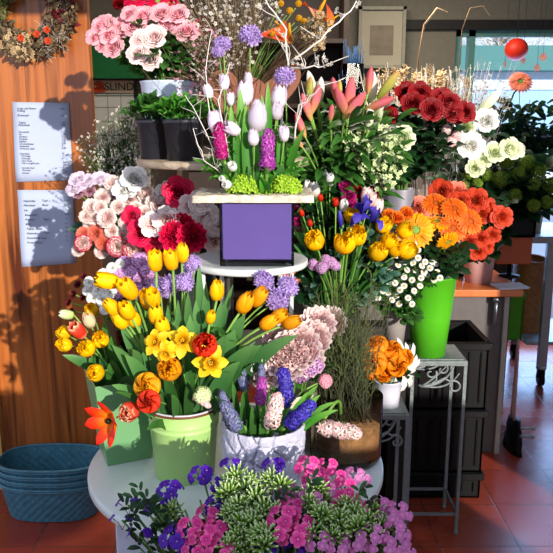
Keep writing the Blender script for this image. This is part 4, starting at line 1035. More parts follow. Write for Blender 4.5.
# ---- C carnations
cn = dict(sz=.86, face=.55, leaves='sprig', lmat='blue', nl=1, lsize=.04)
CW = 'right of the price lists'
batch('carnation', 'blush', VK, 'carnation', 'carnation', 'white carnation blushed pink', 'in the upper row right of the price lists', 'upper blush carnations', [(113, 182, 0, .9), (137, 184, 0, .95), (103, 195, 0, .9), (130, 197, 0, .9), (146, 193), (162, 193, 0, .8)], 2.14, **cn)
batch('carnation', 'blush', VK, 'carnation', 'carnation', 'white carnation blushed pink', 'in the middle row right of the price lists', 'middle blush carnations', [(92, 205, 0, .9), (107, 215, -.02, 1.05), (127, 220, -.02, .85), (145, 212, -.02, .95), (94, 214, 0, .9), (158, 204, -.02, .9)], 2.10, **cn)
batch('carnation', 'picotee', VK, 'carnation', 'carnation', 'white carnation edged with red', 'low right of the price lists', 'red edged carnations', [(117, 243, -.02, 1.05), (133, 246, -.03, 1.1), (84, 240, 0, .9), (150, 240, -.02, .8), (166, 208, 0, 1.0), (176, 200, 0, .95)], 2.08, **cn)
batch('carnation', 'salmon', VK, 'carnation', 'carnation', 'salmon and pink carnation', 'at the lower left by the price list', 'salmon carnations', [(96, 230, 0, .9), (84, 232, 0, .8), (103, 240, 0, .8)], 2.10, **cn)
batch('carnation', 'blush', VK, 'carnation', 'carnation', 'pale carnation', 'in the lowest row beside the lower price list', 'lower pale carnations', [(79, 248, 0, .7), (102, 249, 0, .8), (91, 222, 0, .8)], 2.12, **cn)
batch('carnation', 'blush', VK, 'carnation', 'carnation', 'small pale frilled carnation', 'tucked between the larger carnations', 'small pale carnations', [(100, 205, 0, .75), (118, 205, 0, .75), (136, 207, 0, .8), (86, 215, 0, .7), (112, 229, 0, .75), (140, 232, 0, .75), (152, 200, 0, .75), (122, 233, 0, .7)], 2.09, **cn)
batch('carnation', 'mauve', VK, 'carnation', 'carnation', 'dusty mauve carnation', 'above the blush carnations', 'mauve carnations', [(115, 190, .02, .9), (123, 186, .02, .8), (79, 191, 0, .75), (90, 189, 0, .7)], 2.18, **cn)
batch('rose', 'palelilac', VK, 'lisianthus', 'lisianthus', 'greenish white lisianthus bud', 'at the top edge near the price list', 'lisianthus buds', [(79, 179, 0, .6), (89, 181, 0, .6), (100, 178, 0, .55), (107, 180, 0, .5), (76, 187, 0, .6), (84, 184, 0, .5)], 2.16, face=.4)
batch('rose', 'white', VK, 'rose', 'rose', 'creamy white rose', 'above the carnations', 'white roses above carnations', [(134, 177, 0, .9), (125, 188, 0, .8), (166, 191, 0, .8)], 2.12, face=.5)
# ---- E crimson
batch('rose', 'crimson', VQ, 'rose', 'rose', 'large crimson pink rose', 'left of the purple vase', 'crimson roses', [(178, 188, -.02, 1.15), (143, 228, -.02, 1.05), (134, 213, .05, .8), (160, 232, -.03, .9)], 2.02, sz=.85, face=.55, leaves='sprig', nl=2)
batch('peony', 'crimson', VQ, 'peony', 'peony', 'full crimson peony', 'just left of the purple vase', 'crimson peonies', [(175, 232, -.04, 1.0), (192, 232, -.05, 1.0), (183, 222, -.02, .9)], 1.96, sz=.82, face=.6, leaves='sprig', nl=2)
batch('rose', 'blush', VQ, 'rose', 'rose', 'pale pink rose', 'between the carnations and purple vase', 'pale pink roses left of the purple vase', [(168, 216, -.03, 1.0), (190, 203, 0, .9), (206, 212, .0, 1.0), (215, 220, 0, .95), (214, 236, 0, 1.0), (153, 220, -.02, .9), (200, 199, 0, .9)], 1.98, sz=.85, face=.55, leaves='sprig', nl=1)
batch('carnation', 'crimson', VQ, 'carnation', 'carnation', 'deep red frilled carnation', 'low among the crimson blooms', 'deep red carnations', [(155, 243, 0, .85), (167, 248, 0, .8)], 1.99, face=.5)
# ---- T baby's breath
def cloud(name, vs, heads, Yd, lab, cat, col, ma, n=40, spread=.07, fr=.005, group=None, k=5):
    """fine branching sprays, one per head"""
    outs = []
    for (px_, py_, *q) in heads:
        h = P(px_, py_, Yd+(q[0] if q else 0)); sp = spread*(q[1] if len(q) > 1 else 1)
        bs, mouth, pts = stem_path(vs, h, .4); e = thing(name, bs, lab, cat, group)
        m = M(); m.tube([p-bs for p in pts], .0014, 5)
        f = M()
        for i in range(n):
            d = Vector((rr(-1, 1), rr(-1, 1), rr(-1, 1)))
            if d.length > 1: d.normalize()
            q_ = h-bs+d*sp; s0 = R.choice(pts[5:])-bs
            m.tube([s0, s0.lerp(q_, .6)+Vector((rr(-.008, .008), 0, .006)), q_], [.0009, .0007, .0004], 3, cap=False)
            star(f, orient(q_, (rr(-1, 1), rr(-1.5, .2), rr(0, 1.2))), fr*rr(.7, 1.2), k, .0, .42)
        m.obj('stem', L_[ma], e); f.obj('florets', G[col], e); outs.append((px_, e))
    return outs
relabel(cloud('babys_breath', VG2, [(105, 135), (122, 128), (135, 138), (108, 155), (125, 150), (140, 158), (95, 150), (118, 168), (100, 170), (140, 172), (128, 118, 0, .7)], 2.35, None, 'spray', 'driedgrey', 'stemdark', 75, .062, .0042), 'airy white baby\'s breath spray', 'before the calendar', 'baby\'s breath sprays', 'spray')
# ---- F pink spray roses in a white pot on the wooden stand
wp = (P(170, 100, 2.16).x, 2.17)
e, VF = pot('white_pot', wp, WZ, P(170, 80, 2.09).z-WZ, .085, .065, mat('white_glazed', '#c8d4e4', .3), 'white pot of pink spray roses behind the black pots', 'pot', lip=.002)
sr = dict(sz=.82, face=.75, leaves='sprig', nl=3, lsize=.045)
batch('rose', 'pink', VF, 'spray_rose', 'rose', 'pink spray rose', 'at the left end above the green board', 'left pink spray roses', [(110, 33, 0, .8), (122, 28), (103, 24, 0, .8), (116, 45, 0, .9), (96, 35, 0, .7), (109, 22, 0, .7), (103, 45, 0, .5)], 2.12, **sr)
batch('rose', 'pink', VF, 'spray_rose', 'rose', 'pink spray rose', 'in the upper middle of the white pot', 'middle pink spray roses', [(143, 15, 0, .9), (136, 26, 0, 1.0), (131, 13, 0, .7), (162, 13, 0, .9), (169, 24, 0, .9), (178, 14, 0, .9), (186, 30, 0, 1.0)], 2.12, **sr)
batch('rose', 'pale', VF, 'spray_rose', 'rose', 'pale pink spray rose', 'in the lower middle of the white pot', 'pale spray roses', [(143, 38, -.03, .85), (154, 36, -.03, 1.0), (140, 51, -.04, .9), (151, 56, -.04, .9), (146, 48, 0, .5), (155, 36, 0, .3)], 2.10, **sr)
batch('gerbera', 'crimson', VF, 'gerbera', 'gerbera', 'crimson gerbera', 'cut by the top edge of the photo', 'crimson gerberas top', [(136, 1, 0, .8), (158, 3, 0, .7), (198, 28, 0, .7), (168, 5, .03, .7)], 2.18, face=.7)
batch('carnation', 'deepred', VF, 'carnation', 'carnation', 'dark red carnation', 'at the top behind the pink spray roses', 'dark red carnations top', [(122, 3, 0, .7), (195, 33, 0, .8), (206, 24, 0, .7)], 2.2, face=.5)
def foliage_mass(name, vs, spots, Yd, size, lab, cat, ma, group=None, n=9, w=.36, shoots=7):
    outs = []
    for (px_, py_, *q) in spots:
        h = P(px_, py_, Yd+(q[0] if q else rr(-.03, .03))); bs, mouth, pts = stem_path(vs, h, .4); e = thing(name, bs, lab, cat, group)
        m = M(); m.tube([p-bs for p in pts], .0018, 5); m.obj('stem', L_['stemdark'], e)
        f = M()
        for i in range(shoots):
            p = pts[R.choice([4, 5, 6, 7, 8, 9, 10])]-bs; a = rr(0, 6.3)
            sprig(f, p, (math.cos(a), math.sin(a)*.8-.2, rr(0, .9)), size, n=R.choice([3, 5]), wr=w)
        f.obj('foliage', L_[ma], e); outs.append((px_, e))
    return outs
def fol(name, vs, spots, Yd, size, look, where, ma, group, **k):
    relabel(foliage_mass(name, vs, spots, Yd, size, None, None, ma, **k), look, where, group, 'foliage')
fol('fine_greenery', VZ, [(226, 160), (240, 158), (250, 150), (258, 165), (275, 160), (285, 155), (292, 165), (215, 170), (245, 140), (268, 135), (300, 170), (232, 145)], 1.75, .026, 'fine bright green shoot', 'rising from the birch board', 'bright', 'green shoots on the board', w=.22)
fol('leafy_branch', VF, [(130, 50), (150, 60), (165, 45), (180, 55), (190, 45), (125, 62), (172, 66), (195, 65), (145, 70)], 2.14, .035, 'green leafy branch', 'among the pink spray roses', 'leaf', 'branches among the spray roses')
# ---- black pots
def black_plant(pxc, Y, wpx, lab):
    c = P(pxc, 157, Y); r = wpx/2/FP*Y
    e = thing('potted_plant', (c.x, Y, WZ), lab, 'plant', 'potted plants in black pots')
    h = P(pxc, 119, Y).z-WZ
    m = M(); m.lathe([(r*.8, 0), (r*.98, h-.012), (r*1.04, h-.012), (r*1.04, h), (r*.96, h), (r*.93, h-.015), (.001, h-.013)], 40); m.obj('pot', mat('black_pot', '#2c2c34', .45), e)
    f = M()
    for i in range(75):
        a = rr(0, 6.3); q = rr(.15, 1); f.rnd = rr(0, 1)
        p0 = Vector((math.cos(a)*r*.6*q, math.sin(a)*r*.6*q, h-.01)); d = Vector((math.cos(a)*q, math.sin(a)*q, rr(.45, 1.1)/(.4+q))).normalized()
        L = rr(.03, .065); p1 = p0+d*L*.8; 
        f.tube([p0, p1], .0012, 4)
        for k in range(3):
            dd = (d+Vector((rr(-.9, .9), rr(-.9, .9), rr(-.4, .3)))).normalized(); l = rr(.03, .048)
            f.leaf([p1, p1+dd*l*.5+Vector((0, 0, .003)), p1+dd*l-Vector((0, 0, l*.15))], .0085, (rr(-.5, .5), -.4, .9), .2)
    f.obj('foliage', L_['bright'] if pxc > 170 else L_['leaf'], e)
black_plant(185, 1.93, 41, 'glossy green potted plant in the right black pot on wooden stand')
black_plant(154, 2.0, 32, 'darker green potted plant in the left black pot on wooden stand')
# ---- G centre arrangement
ct = dict(face=.15, leaves='long', lmat='tulip', nl=1, lsize=.05, stemr=.0024, arch=.45)
batch('tulip', 'palelilac', VZ, 'tulip', 'tulip', 'white and pale lilac tulip', 'in upper row above the birch board', 'upper white tulips', [(210, 92, 0, .65), (224, 83, 0, .0+.7), (244, 95, 0, 1.1), (257, 110, -.02, .8), (249, 80, 0, .6), (232, 100, 0, .6), (278, 99, 0, 1.05), (276, 112, -.02, .8)], 1.74, **ct)
batch('tulip', 'palelilac', VZ, 'tulip', 'tulip', 'white and pale lilac tulip', 'in lower row above the birch board', 'lower white tulips', [(217, 123, -.02, 1.0), (232, 130, -.04, .8, (-.9, -.5, .4)), (257, 119, -.05, 1.25), (254, 138, -.06, .75), (284, 135, -.02, .7)], 1.72, **ct)
batch('tulip', 'white', VZ, 'tulip', 'tulip', 'small white blossom', 'low at the left of the birch board', 'small white blossoms at left', [(234, 164, -.06, .55), (229, 179, -.06, .6), (224, 176, -.05, .4)], 1.72, face=.5, stemr=.0016, leaves=None)
batch('pompon', 'lilac', VZ, 'scabious', 'scabious', 'pale lilac scabious bloom', 'standing high above the white tulips', 'high lilac scabious', [(223, 44, 0, .95), (250, 35, 0, 1.2), (285, 76, 0, 1.1), (219, 52, -.01, .7)], 1.75, face=.4, stemr=.0018)
hy = dict(stemr=.0045, leaves='long', lmat='bright', nl=3, lsize=.06, arch=.3)
batch('hyacinth', 'magenta', VZ, 'hyacinth', 'hyacinth', 'dark magenta hyacinth', 'at left above the birch board', '', [(222, 140, -.04, .95, (0, -.05, 1))], 1.72, face=.1, **hy)
batch('hyacinth', 'orchid', VZ, 'hyacinth', 'hyacinth', 'purple pink hyacinth', 'in front centre above the birch board', '', [(267, 149, -.06, 1.05, (0, -.05, 1))], 1.72, face=.1, **hy)
leaves_lab(VZ, 'tulip_leaf', 'upright bright green leaf', 'above the birch board', 'upright leaves above the board', [(240, 88, 0, .012), (241, 112, -.02, .011), (236, 120, -.03, .012), (262, 95, 0, .012), (250, 110, -.02, .010), (305, 128, -.03, .010), (246, 105, -.03, .013), (268, 82, 0, .010), (231, 105, 0, .010), (280, 125, 0, .010), (206, 115, 0, .006), (256, 130, -.04, .01)], 'bright', 1.72)
# moss and sedum on the board
for i, (px_, py_, s_) in enumerate(((247, 188, .034), (238, 183, .028), (262, 186, .022), (285, 174, .028), (252, 176, .026), (292, 186, .02))):
    p = P(px_, py_, 1.71); 
    e = thing('sedum_clump', (p.x, 1.71, AZ), None, None); m = M(); dome(m, 90, s_, .0085, .2, 5, -.3, .42); m.obj('rosettes', G['lime'], e)
    m = M(); m.tube([(0, 0, 0), (0, 0, s_*.6)], s_*.5, 8); m.obj('stem', L_['stem'], e)
    tag(e, 'bright lime green sedum clump on the birch board, '+['third from left of six', 'leftmost of six', 'fourth from left of six', 'second from right of six', 'second from left, the upper of six' , 'rightmost of six'][i], 'sedum', 'sedum clumps on the board')
# twigs rising from the board
def twig(name, vs, pts_list, ma, lab, cat, r0=.0028, side=6, group=None, blossoms=None, bn=20, br=.006):
    e = thing(name, pts_list[0][0], lab, cat, group); o = pts_list[0][0]; m = M(); f = M()
    for ln in pts_list:
        q = [p-o for p in ln]; fine = []
        for i in range(len(q)-1):
            for k in range(4): fine.append(q[i].lerp(q[i+1], k/4)+Vector((rr(-.003, .003), rr(-.003, .003), rr(-.003, .003)))*(1 if k or i else 0))
        fine.append(q[-1]); m.tube(fine, [r0*(1-.75*i/len(fine)) for i in range(len(fine))], 5)
        for k in range(side):
            s0 = R.choice(fine[len(fine)//4:]); d = Vector((rr(-1, 1), rr(-1, 1), rr(-.1, 1))).normalized()*rr(.02, .07)
            m.tube([s0, s0+d*.5+Vector((rr(-.006, .006), 0, 0)), s0+d], [r0*.4, r0*.3, r0*.15], 4)
            if blossoms:
                for b_ in range(bn//side): star(f, orient(s0+d*rr(.2, 1)+Vector((rr(-.006, .006), rr(-.006, .006), rr(-.006, .006))), (rr(-1, 1), -1, rr(-.2, 1))), br*rr(.6, 1.1), 5, 0, .4)
    m.obj('branches', L_[ma], e)
    if blossoms: f.obj('blossoms', G[blossoms], e)
    return e
Pz = lambda *a: P(*a)
base = Vector((cx+.04, 1.78, AZ))
twig('bare_branch', None, [[base, Pz(288, 62, 1.78), Pz(286, 30, 1.8), Pz(270, 6, 1.8), Pz(262, -8, 1.8)], [Pz(290, 62, 1.78), Pz(320, 40, 1.76), Pz(345, 15, 1.78), Pz(362, -5, 1.8)], [Pz(287, 70, 1.78), Pz(310, 66, 1.74), Pz(325, 68, 1.72)]], 'white', 'whitish bare branch forking high above the white tulips', 'branch', .0032, 7, None, 'driedgrey', 18, .006)
twig('bare_branch', None, [[base+Vector((.03, -.03, 0)), Pz(300, 105, 1.7), Pz(320, 88, 1.68), Pz(345, 78, 1.66)], [base+Vector((.03, -.03, 0)), Pz(296, 130, 1.7), Pz(302, 100, 1.7)]], 'white', 'thin pale twig bending right in front of the lilies', 'branch', .002, 5, None)
twig('bare_branch', None, [[base+Vector((-.08, 0, 0)), Pz(214, 150, 1.7), Pz(200, 120, 1.7), Pz(185, 95, 1.7)], [base+Vector((-.09, 0, 0)), Pz(210, 125, 1.7), Pz(206, 70, 1.72), Pz(212, 30, 1.74)], [base+Vector((-.08, 0, 0)), Pz(205, 160, 1.66), Pz(193, 128, 1.64)], [base+Vector((-.09, -.02, 0)), Pz(225, 140, 1.68), Pz(219, 100, 1.7), Pz(230, 62, 1.72)]], 'white', 'fine pale twigs bending left above the birch board', 'branch', .0018, 9, None)
# ---- H dried arrangement behind
hv = (P(238, 60, 2.2).x+.03, 2.24)
e, VH = pot('bark_vase', (hv[0]-.03, 2.21), WZ, .11, .045, .035, mat('bark_vase', '#4c3c30', .8, bump=.6), 'brown vase of dried blossom behind the rusty hearts', 'vase')
relabel(cloud('dried_spray', VH, [(195, 10), (215, 5), (205, 30), (232, 20), (245, 8), (190, 45), (225, 50), (212, 65), (240, 45), (262, 20), (200, 75), (185, 65)], 2.16, None, 'spray', 'driedgrey', 'twig', 60, .065, .0055), 'greyish dried blossom spray', 'above the hearts', 'dried blossom sprays', 'spray')
relabel(cloud('dried_spray', VH, [(205, 45), (185, 40), (215, 78), (180, 75), (195, 88)], 2.10, None, 'spray', 'mauve', 'twig', 35, .05, .005), 'mauve tinted fine blossom twig', 'right of the pink spray roses', 'mauve blossom twigs', 'spray')
batch('anthurium', 'anth', VH, 'anthurium', 'anthurium', 'orange red anthurium leaf bloom', 'high behind the forked branch', 'anthuriums', [(292, 38, 0, 1.1, (.3, -.5, .7)), (318, 15, .02, 1.2, (.5, -.4, .9)), (278, 25, 0, .7, (-.6, -.5, .3)), (330, 22, 0, .7, (.7, -.5, .2))], 2.1, stemr=.002, stem_mat='stemdark')
batch('ball', 'gold', VH, 'golden_ball', 'flower', 'golden ball flower', 'beside the orange anthuriums', 'golden balls', [(288, 10, 0, .75), (297, 17, 0, .75), (302, 20, -.02, .7), (297, 3, .02, .75), (271, 33, 0, .6), (280, 3, 0, .7)], 2.08, stemr=.0014, face=0)
relabel(cloud('dried_spray', VH, [(312, 30), (322, 22, 0, .8), (318, 42, 0, .7)], 2.05, None, 'spray', 'buff', 'twig', 45, .035, .006), 'buff dried cluster', 'under the anthuriums', 'buff dried clusters', 'spray')
def reeds(name, c, z, h, n, spread, ma, lab, cat, r=.0018, lean=.25, wisp=None):
    e = thing(name, (c[0], c[1], z), lab, cat); m = M(); f = M()
    for i in range(n):
        a = rr(0, 6.3); q = rr(0, 1); b = Vector((math.cos(a)*spread*.35*q, math.sin(a)*spread*.35*q, 0)); L = h*rr(.65, 1)
        t = b+Vector((math.cos(a)*spread*q+rr(-.03, .03), math.sin(a)*spread*q, L)); mid = b.lerp(t, .5)+Vector((rr(-.02, .02), rr(-.02, .02), L*.05))
        pts = bez(b, mid, t, 6); m.rnd = rr(0, 1); m.tube(pts, [r*(1-.6*k/6) for k in range(7)], 4, t0=0)
        if wisp:
            for k in range(wisp[1]): star(f, orient(pts[-1]-Vector((0, 0, rr(0, L*.25)))+Vector((rr(-.012, .012), rr(-.012, .012), 0)), (rr(-1, 1), rr(-1, 1), 1)), wisp[2]*rr(.6, 1.2), 4, 0, .3)
    m.obj('stems', L_[ma] if ma in L_ else G[ma], e)
    if wisp: f.obj('tufts', G[wisp[0]], e)
    return e
reeds('dried_grass', (hv[0]-.03, 2.215), WZ+.008, .34, 60, .24, 'dried', 'thin brown dried grasses fanning behind the dried blossom', 'grass', .0012)
# background bundles
cA = P(354, 110, 3.0); 
tsb = thing('back_shelf', (.55, 4.1, 0), 'dark shelf at the back carrying bundles of dried grass', 'shelf')
BS = 1.22
m = M(); m.box((-.55, -.3, BS-.03), (.75, .3, BS)); bevel(m.obj('board', darkwood, tsb, False))
for x in (-.53, .70):
    m = M(); m.box((x, -.28, 0), (x+.03, .28, BS-.03)); m.obj('side_panel', darkwood, tsb, False)
def glass_tube(pxc, Y, r, h, ma, lab):
    c = P(pxc, 60, Y); e = thing('glass_cylinder', (c.x, Y, BS), lab, 'vase'); m = M(); m.lathe([(r, 0), (r, h), (r-.004, h), (r-.004, .006)], 32, cap1=True); m.obj('body', ma, e); return c
cg = glassmat('cylinder_glass', '#e4ecf0')
c = glass_tube(353, 4.0, .06, .62, cg, 'slim glass cylinder of blue stalks before the back wall')
reeds('blue_stalks', (c.x, 4.0), BS+.008, .74, 50, .05, 'blue_dyed', 'bundle of dyed blue stalks in glass cylinder', 'stalks', .004) if False else None
G['blue_dyed'] = pmat('dyed_blue', [(0, '#0c2444'), (1, '#184878')])
reeds('blue_stalks', (c.x, 4.0), BS+.008, .74, 60, .05, 'blue_dyed', 'bundle of dyed blue stalks in the slim glass cylinder', 'stalks', .004)
c = glass_tube(380, 4.0, .09, .5, cg, 'wider glass cylinder of pale sticks below the framed picture')
reeds('bundled_sticks', (c.x, 4.0), BS+.008, .58, 60, .075, 'twig', 'bundle of pale brown sticks in the wider glass cylinder', 'sticks', .004)
def bgpot(pxc, Y, r=.07, h=.2, lab=''):
    c = P(pxc, 60, Y); pot('background_vase', (c.x, Y), BS, h, r, r*.8, darkbucket, lab, 'vase'); return (c.x, Y), BS+.01
q, z = bgpot(405, 3.95, lab='dark vase of buff dried flowers right of stick bundle')
reeds('dried_flowers', q, z, .62, 50, .13, 'twig', 'buff dried flower heads before the framed picture', 'dried flowers', .0018, wisp=('buff', 10, .02))
q, z = bgpot(436, 4.0, lab='dark vase of tall buff pampas before the window edge')
reeds('pampas_grass', q, z, .58, 60, .17, 'twig', 'fluffy buff pampas and dried heads left of the window', 'dried grass', .0015, wisp=('buff', 14, .022))
reeds('silver_twigs', (VW.c.x, VW.c.y), CZ+.02, .98, 190, .30, 'white', 'silvery grey fine twig bundle behind the red roses', 'twigs', .0016, wisp=('driedgrey', 2, .010))
reeds('silver_twigs', (P(470, 60, 3.9).x, 3.9), BS, .62, 110, .22, 'white', 'whitish tangled twigs before the left of the window', 'twigs', .0018, wisp=('driedgrey', 2, .012))
# arching golden grass blade
e = thing('arching_grass', (P(415, 130, 3.8).x, 3.8, BS), 'single tall buff grass arching high at the back', 'grass')
m = M(); o0 = e.location
a_ = [Vector((0, 0, 0)), P(418, 60, 3.8)-o0, P(424, 25, 3.8)-o0, P(437, 8, 3.8)-o0, P(448, 12, 3.8)-o0]
m.tube(a_, [.0025, .0035, .005, .0045, .0015], 5); m.obj('blade', G['buff'], e)
e = thing('arching_grass', (P(450, 130, 3.7).x, 3.7, BS), 'paler thin grass curling before the dark lintel', 'grass'); o0 = e.location
m = M(); m.tube([Vector((0, 0, 0)), P(462, 30, 3.7)-o0, P(470, 8, 3.7)-o0, P(483, 6, 3.7)-o0, P(490, 16, 3.7)-o0], [.0015, .002, .002, .0015, .001], 5); m.obj('blade', G['buff'], e)

# ---- I lilies
ll = dict(leaves='sprig', nl=5, lsize=.10, stemr=.003, lmat='leaf', lw=.15)
batch('lilybud', 'lily', VL, 'lily_bud', 'lily', 'closed pink lily bud', 'on the left side of the lily bunch', 'left lily buds', [(302, 125, 0, .9, (-.3, -.2, 1)), (306, 107, -.02, 1.0, (-.4, -.3, 1)), (316, 100, -.02, 1.05, (.35, -.2, 1)), (298, 142, -.02, .55, (-.5, -.3, .6)), (331, 113, -.04, .65, (0, -.6, .8))], 2.10, face=.95, **ll)
batch('lilybud', 'lily', VL, 'lily_bud', 'lily', 'closed pink lily bud', 'on the right side of the lily bunch', 'right lily buds', [(334, 90, 0, .9, (-.3, -.2, 1)), (341, 103, -.02, 1.15, (-.5, -.3, .9)), (349, 95, 0, 1.25, (.05, -.2, 1)), (357, 107, -.02, 1.2, (.75, -.3, .7)), (368, 80, 0, .9, (-.05, -.2, 1))], 2.10, face=.95, **ll)
batch('lilybud', 'lily', VL, 'lily_bud', 'lily', 'pink lily bud', 'pointing right over the red roses', 'right pointing lily buds', [(381, 107, 0, 1.1, (1, -.3, .15)), (384, 92, .02, 1.0, (.3, -.2, 1))], 2.12, face=.95, **ll)
batch('lilybud', 'lilygreen', VL, 'lily_bud', 'lily', 'yellow green lily bud', 'among the pink lily buds', 'green lily buds', [(388, 85, 0, 1.1, (.6, -.2, .8)), (341, 90, .01, .7, (.1, -.1, 1)), (309, 90, .04, .9, (0, 0, 1))], 2.10, face=.95, **ll)
batch('lilybud', 'lilywhite', VL, 'lily_bud', 'lily', 'pale white lily bud', 'behind the pink buds', 'white lily buds', [(320, 92, .03, 1.0, (.1, 0, 1)), (374, 90, .02, 1.2, (.1, 0, 1)), (313, 85, .04, 1.0, (-.2, 0, 1)), (381, 108, .04, 1.0, (.1, 0, 1)), (367, 118, 0, 1.0, (-.1, 0, 1))], 2.14, face=.95, **ll)
fol('lily_foliage', VL, [(300, 150), (315, 140), (330, 150), (345, 135), (340, 160), (355, 150), (320, 165), (305, 165), (365, 140), (325, 142), (310, 148), (360, 170), (350, 138), (335, 175)], 2.26, .09, 'dark glossy lily stalk leaf cluster', 'below the lily buds', 'leaf', 'lily foliage', w=.13, n=3)
fol('lily_foliage', VL, [(308, 138), (325, 135), (345, 135), (362, 135), (318, 150), (350, 160), (338, 140)], 2.24, .075, 'light green lily leaf cluster', 'between the pink buds', 'leaf', 'light lily foliage', w=.13)
relabel(cloud('white_spray', VX, [(360, 140), (372, 150), (385, 158), (378, 168), (366, 160), (390, 150), (355, 148), (380, 145), (388, 175), (350, 142), (385, 135), (398, 165), (393, 140), (370, 172), (383, 182), (360, 152)], 2.17, None, 'spray', 'greenwhite', 'stem', 20, .032, .0085), 'creamy white wax flower spray', 'under the red roses', 'creamy white sprays', 'spray')
batch('lilac', 'white', VX, 'stock', 'flower', 'white stock blossom', 'left of the red roses', 'white stock blossoms', [(378, 127, 0, 1.1), (369, 135, 0, .9), (384, 137, 0, .9), (362, 128, 0, .8)], 2.26, face=.6)
# ---- J roses
batch('rose', 'deepred', VX, 'rose', 'rose', 'dark red velvet rose', 'in the tall grey vase', 'dark red roses', [(386, 113, -.02, .95), (413, 101, 0, .95), (419, 91, .02, .9), (430, 107, -.02, .95), (440, 97, .02, .9), (447, 100, .0, .9), (452, 110, -.01, .85), (463, 109, 0, .85)], 2.34, sz=.92, face=.45, leaves='sprig', nl=4, lsize=.06, lmat='dark')
batch('rose', 'deepred', VX, 'rose', 'rose', 'red rose tucked behind', 'in the dark red rose row', 'red roses behind', [(407, 92, 0, .9), (424, 97, 0, .9), (455, 112, 0, .8)], 2.40, face=.4, leaves='sprig', nl=3, lsize=.06, lmat='dark')
batch('rose', 'greenwhite', VX, 'lisianthus', 'lisianthus', 'pale green white double bloom', 'under the red roses', '', [(402, 134, -.03, .9)], 2.32, face=.6)
batch('rose', 'white', VV, 'rose', 'rose', 'creamy white rose', 'right of the red roses', 'cream roses right', [(470, 142, 0, 1.25), (486, 118, 0, 1.1), (453, 132, 0, .8)], 2.95, face=.55, leaves='sprig', nl=3, lsize=.07, lmat='dark')
batch('rose', 'greenwhite', VV, 'rose', 'rose', 'greenish white rose', 'above the green snowballs', 'greenish roses', [(494, 150, 0, 1.0), (509, 146, 0, 1.05), (483, 158, 0, .8), (475, 165, 0, .9), (467, 125, .05, .8), (515, 148, 0, .8)], 3.05, face=.5, leaves='sprig', nl=2, lsize=.07, lmat='dark')
batch('lilybud', 'lilywhite', VV, 'calla', 'calla', 'pale green white calla', 'leaning right before the window', '', [(489, 103, 0, 1.6, (.8, -.2, .8))], 3.0, face=.95)
batch('lilac', 'blush', VX, 'stock', 'flower', 'pale blush stock blossom', 'between red and cream roses', 'blush stock blossoms', [(450, 140, 0, .9), (446, 128, 0, .8), (456, 134, 0, .8)], 2.4, face=.6)
fol('leafy_branch', VX, [(400, 120), (415, 130), (430, 128), (445, 125), (400, 150), (415, 155), (430, 150), (440, 165), (425, 170), (410, 172), (395, 145), (455, 150), (447, 150), (440, 140), (420, 142)], 2.4, .055, 'dark green rose foliage branch', 'below the red roses', 'dark', 'rose foliage under the red roses') 
# ---- K viburnum
batch('viburnum', 'moss', VB, 'snowball_bloom', 'viburnum', 'round moss green snowball bloom', 'in upper rows at the right', 'upper green snowballs', [(507, 160, -.03, 1.25), (527, 163, 0, 1.3), (502, 178, -.04, 1.3), (538, 170, -.02, 1.2), (548, 184, -.02, 1.3), (518, 174, -.04, 1.2), (533, 183, -.05, 1.1)], 3.3, face=.4, leaves='sprig', nl=4, lsize=.07, lmat='dark')
batch('viburnum', 'moss', VB, 'snowball_bloom', 'viburnum', 'moss green snowball bloom', 'in lower rows at the right', 'lower green snowballs', [(533, 203, -.04, 1.05), (478, 182, 0, .9), (470, 172, 0, .9), (515, 193, -.03, 1.1), (488, 174, 0, 1.0), (546, 200, -.02, 1.0), (465, 184, 0, .8)], 3.25, face=.4, leaves='sprig', nl=4, lsize=.07, lmat='dark')
fol('leafy_branch', VB, [(500, 195), (515, 205), (525, 195), (490, 195), (540, 205), (505, 170), (520, 185), (545, 165), (535, 190), (485, 185), (510, 195), (495, 165)], 3.35, .07, 'dark green leafy branch', 'between the green snowballs', 'dark', 'foliage between snowballs')
# dark plant at right with poinsettia
e, VE = pot('background_vase', (P(525, 190, 3.95).x, 4.12), SZ, .3, .09, .07, darkbucket, 'dark pot of dark evergreen branches at the back right', 'vase')
fol('evergreen_branch', VE, [(500, 135), (515, 118), (530, 112), (545, 120), (510, 140), (525, 130), (540, 132), (550, 145), (505, 122), (520, 150), (535, 155), (500, 112), (530, 100), (552, 130), (515, 105), (530, 145), (540, 165)], 4.0, .07, 'dark evergreen branch', 'before the window at right', 'dark', 'evergreen branches', w=.25)
batch('gerbera', 'salmon', VE, 'paper_star', 'flower', 'salmon pink star shaped bloom', 'before the back window', '', [(520, 83, 0, 1.4)], 3.95, face=.8)
relabel(foliage_mass('red_leaf_branch', VE, [(497, 118), (507, 130), (500, 140), (515, 120)], 3.9, .07, None, None, 'dark'), 'dark reddish leafy branch', 'left of the evergreens', 'reddish branches', 'foliage')
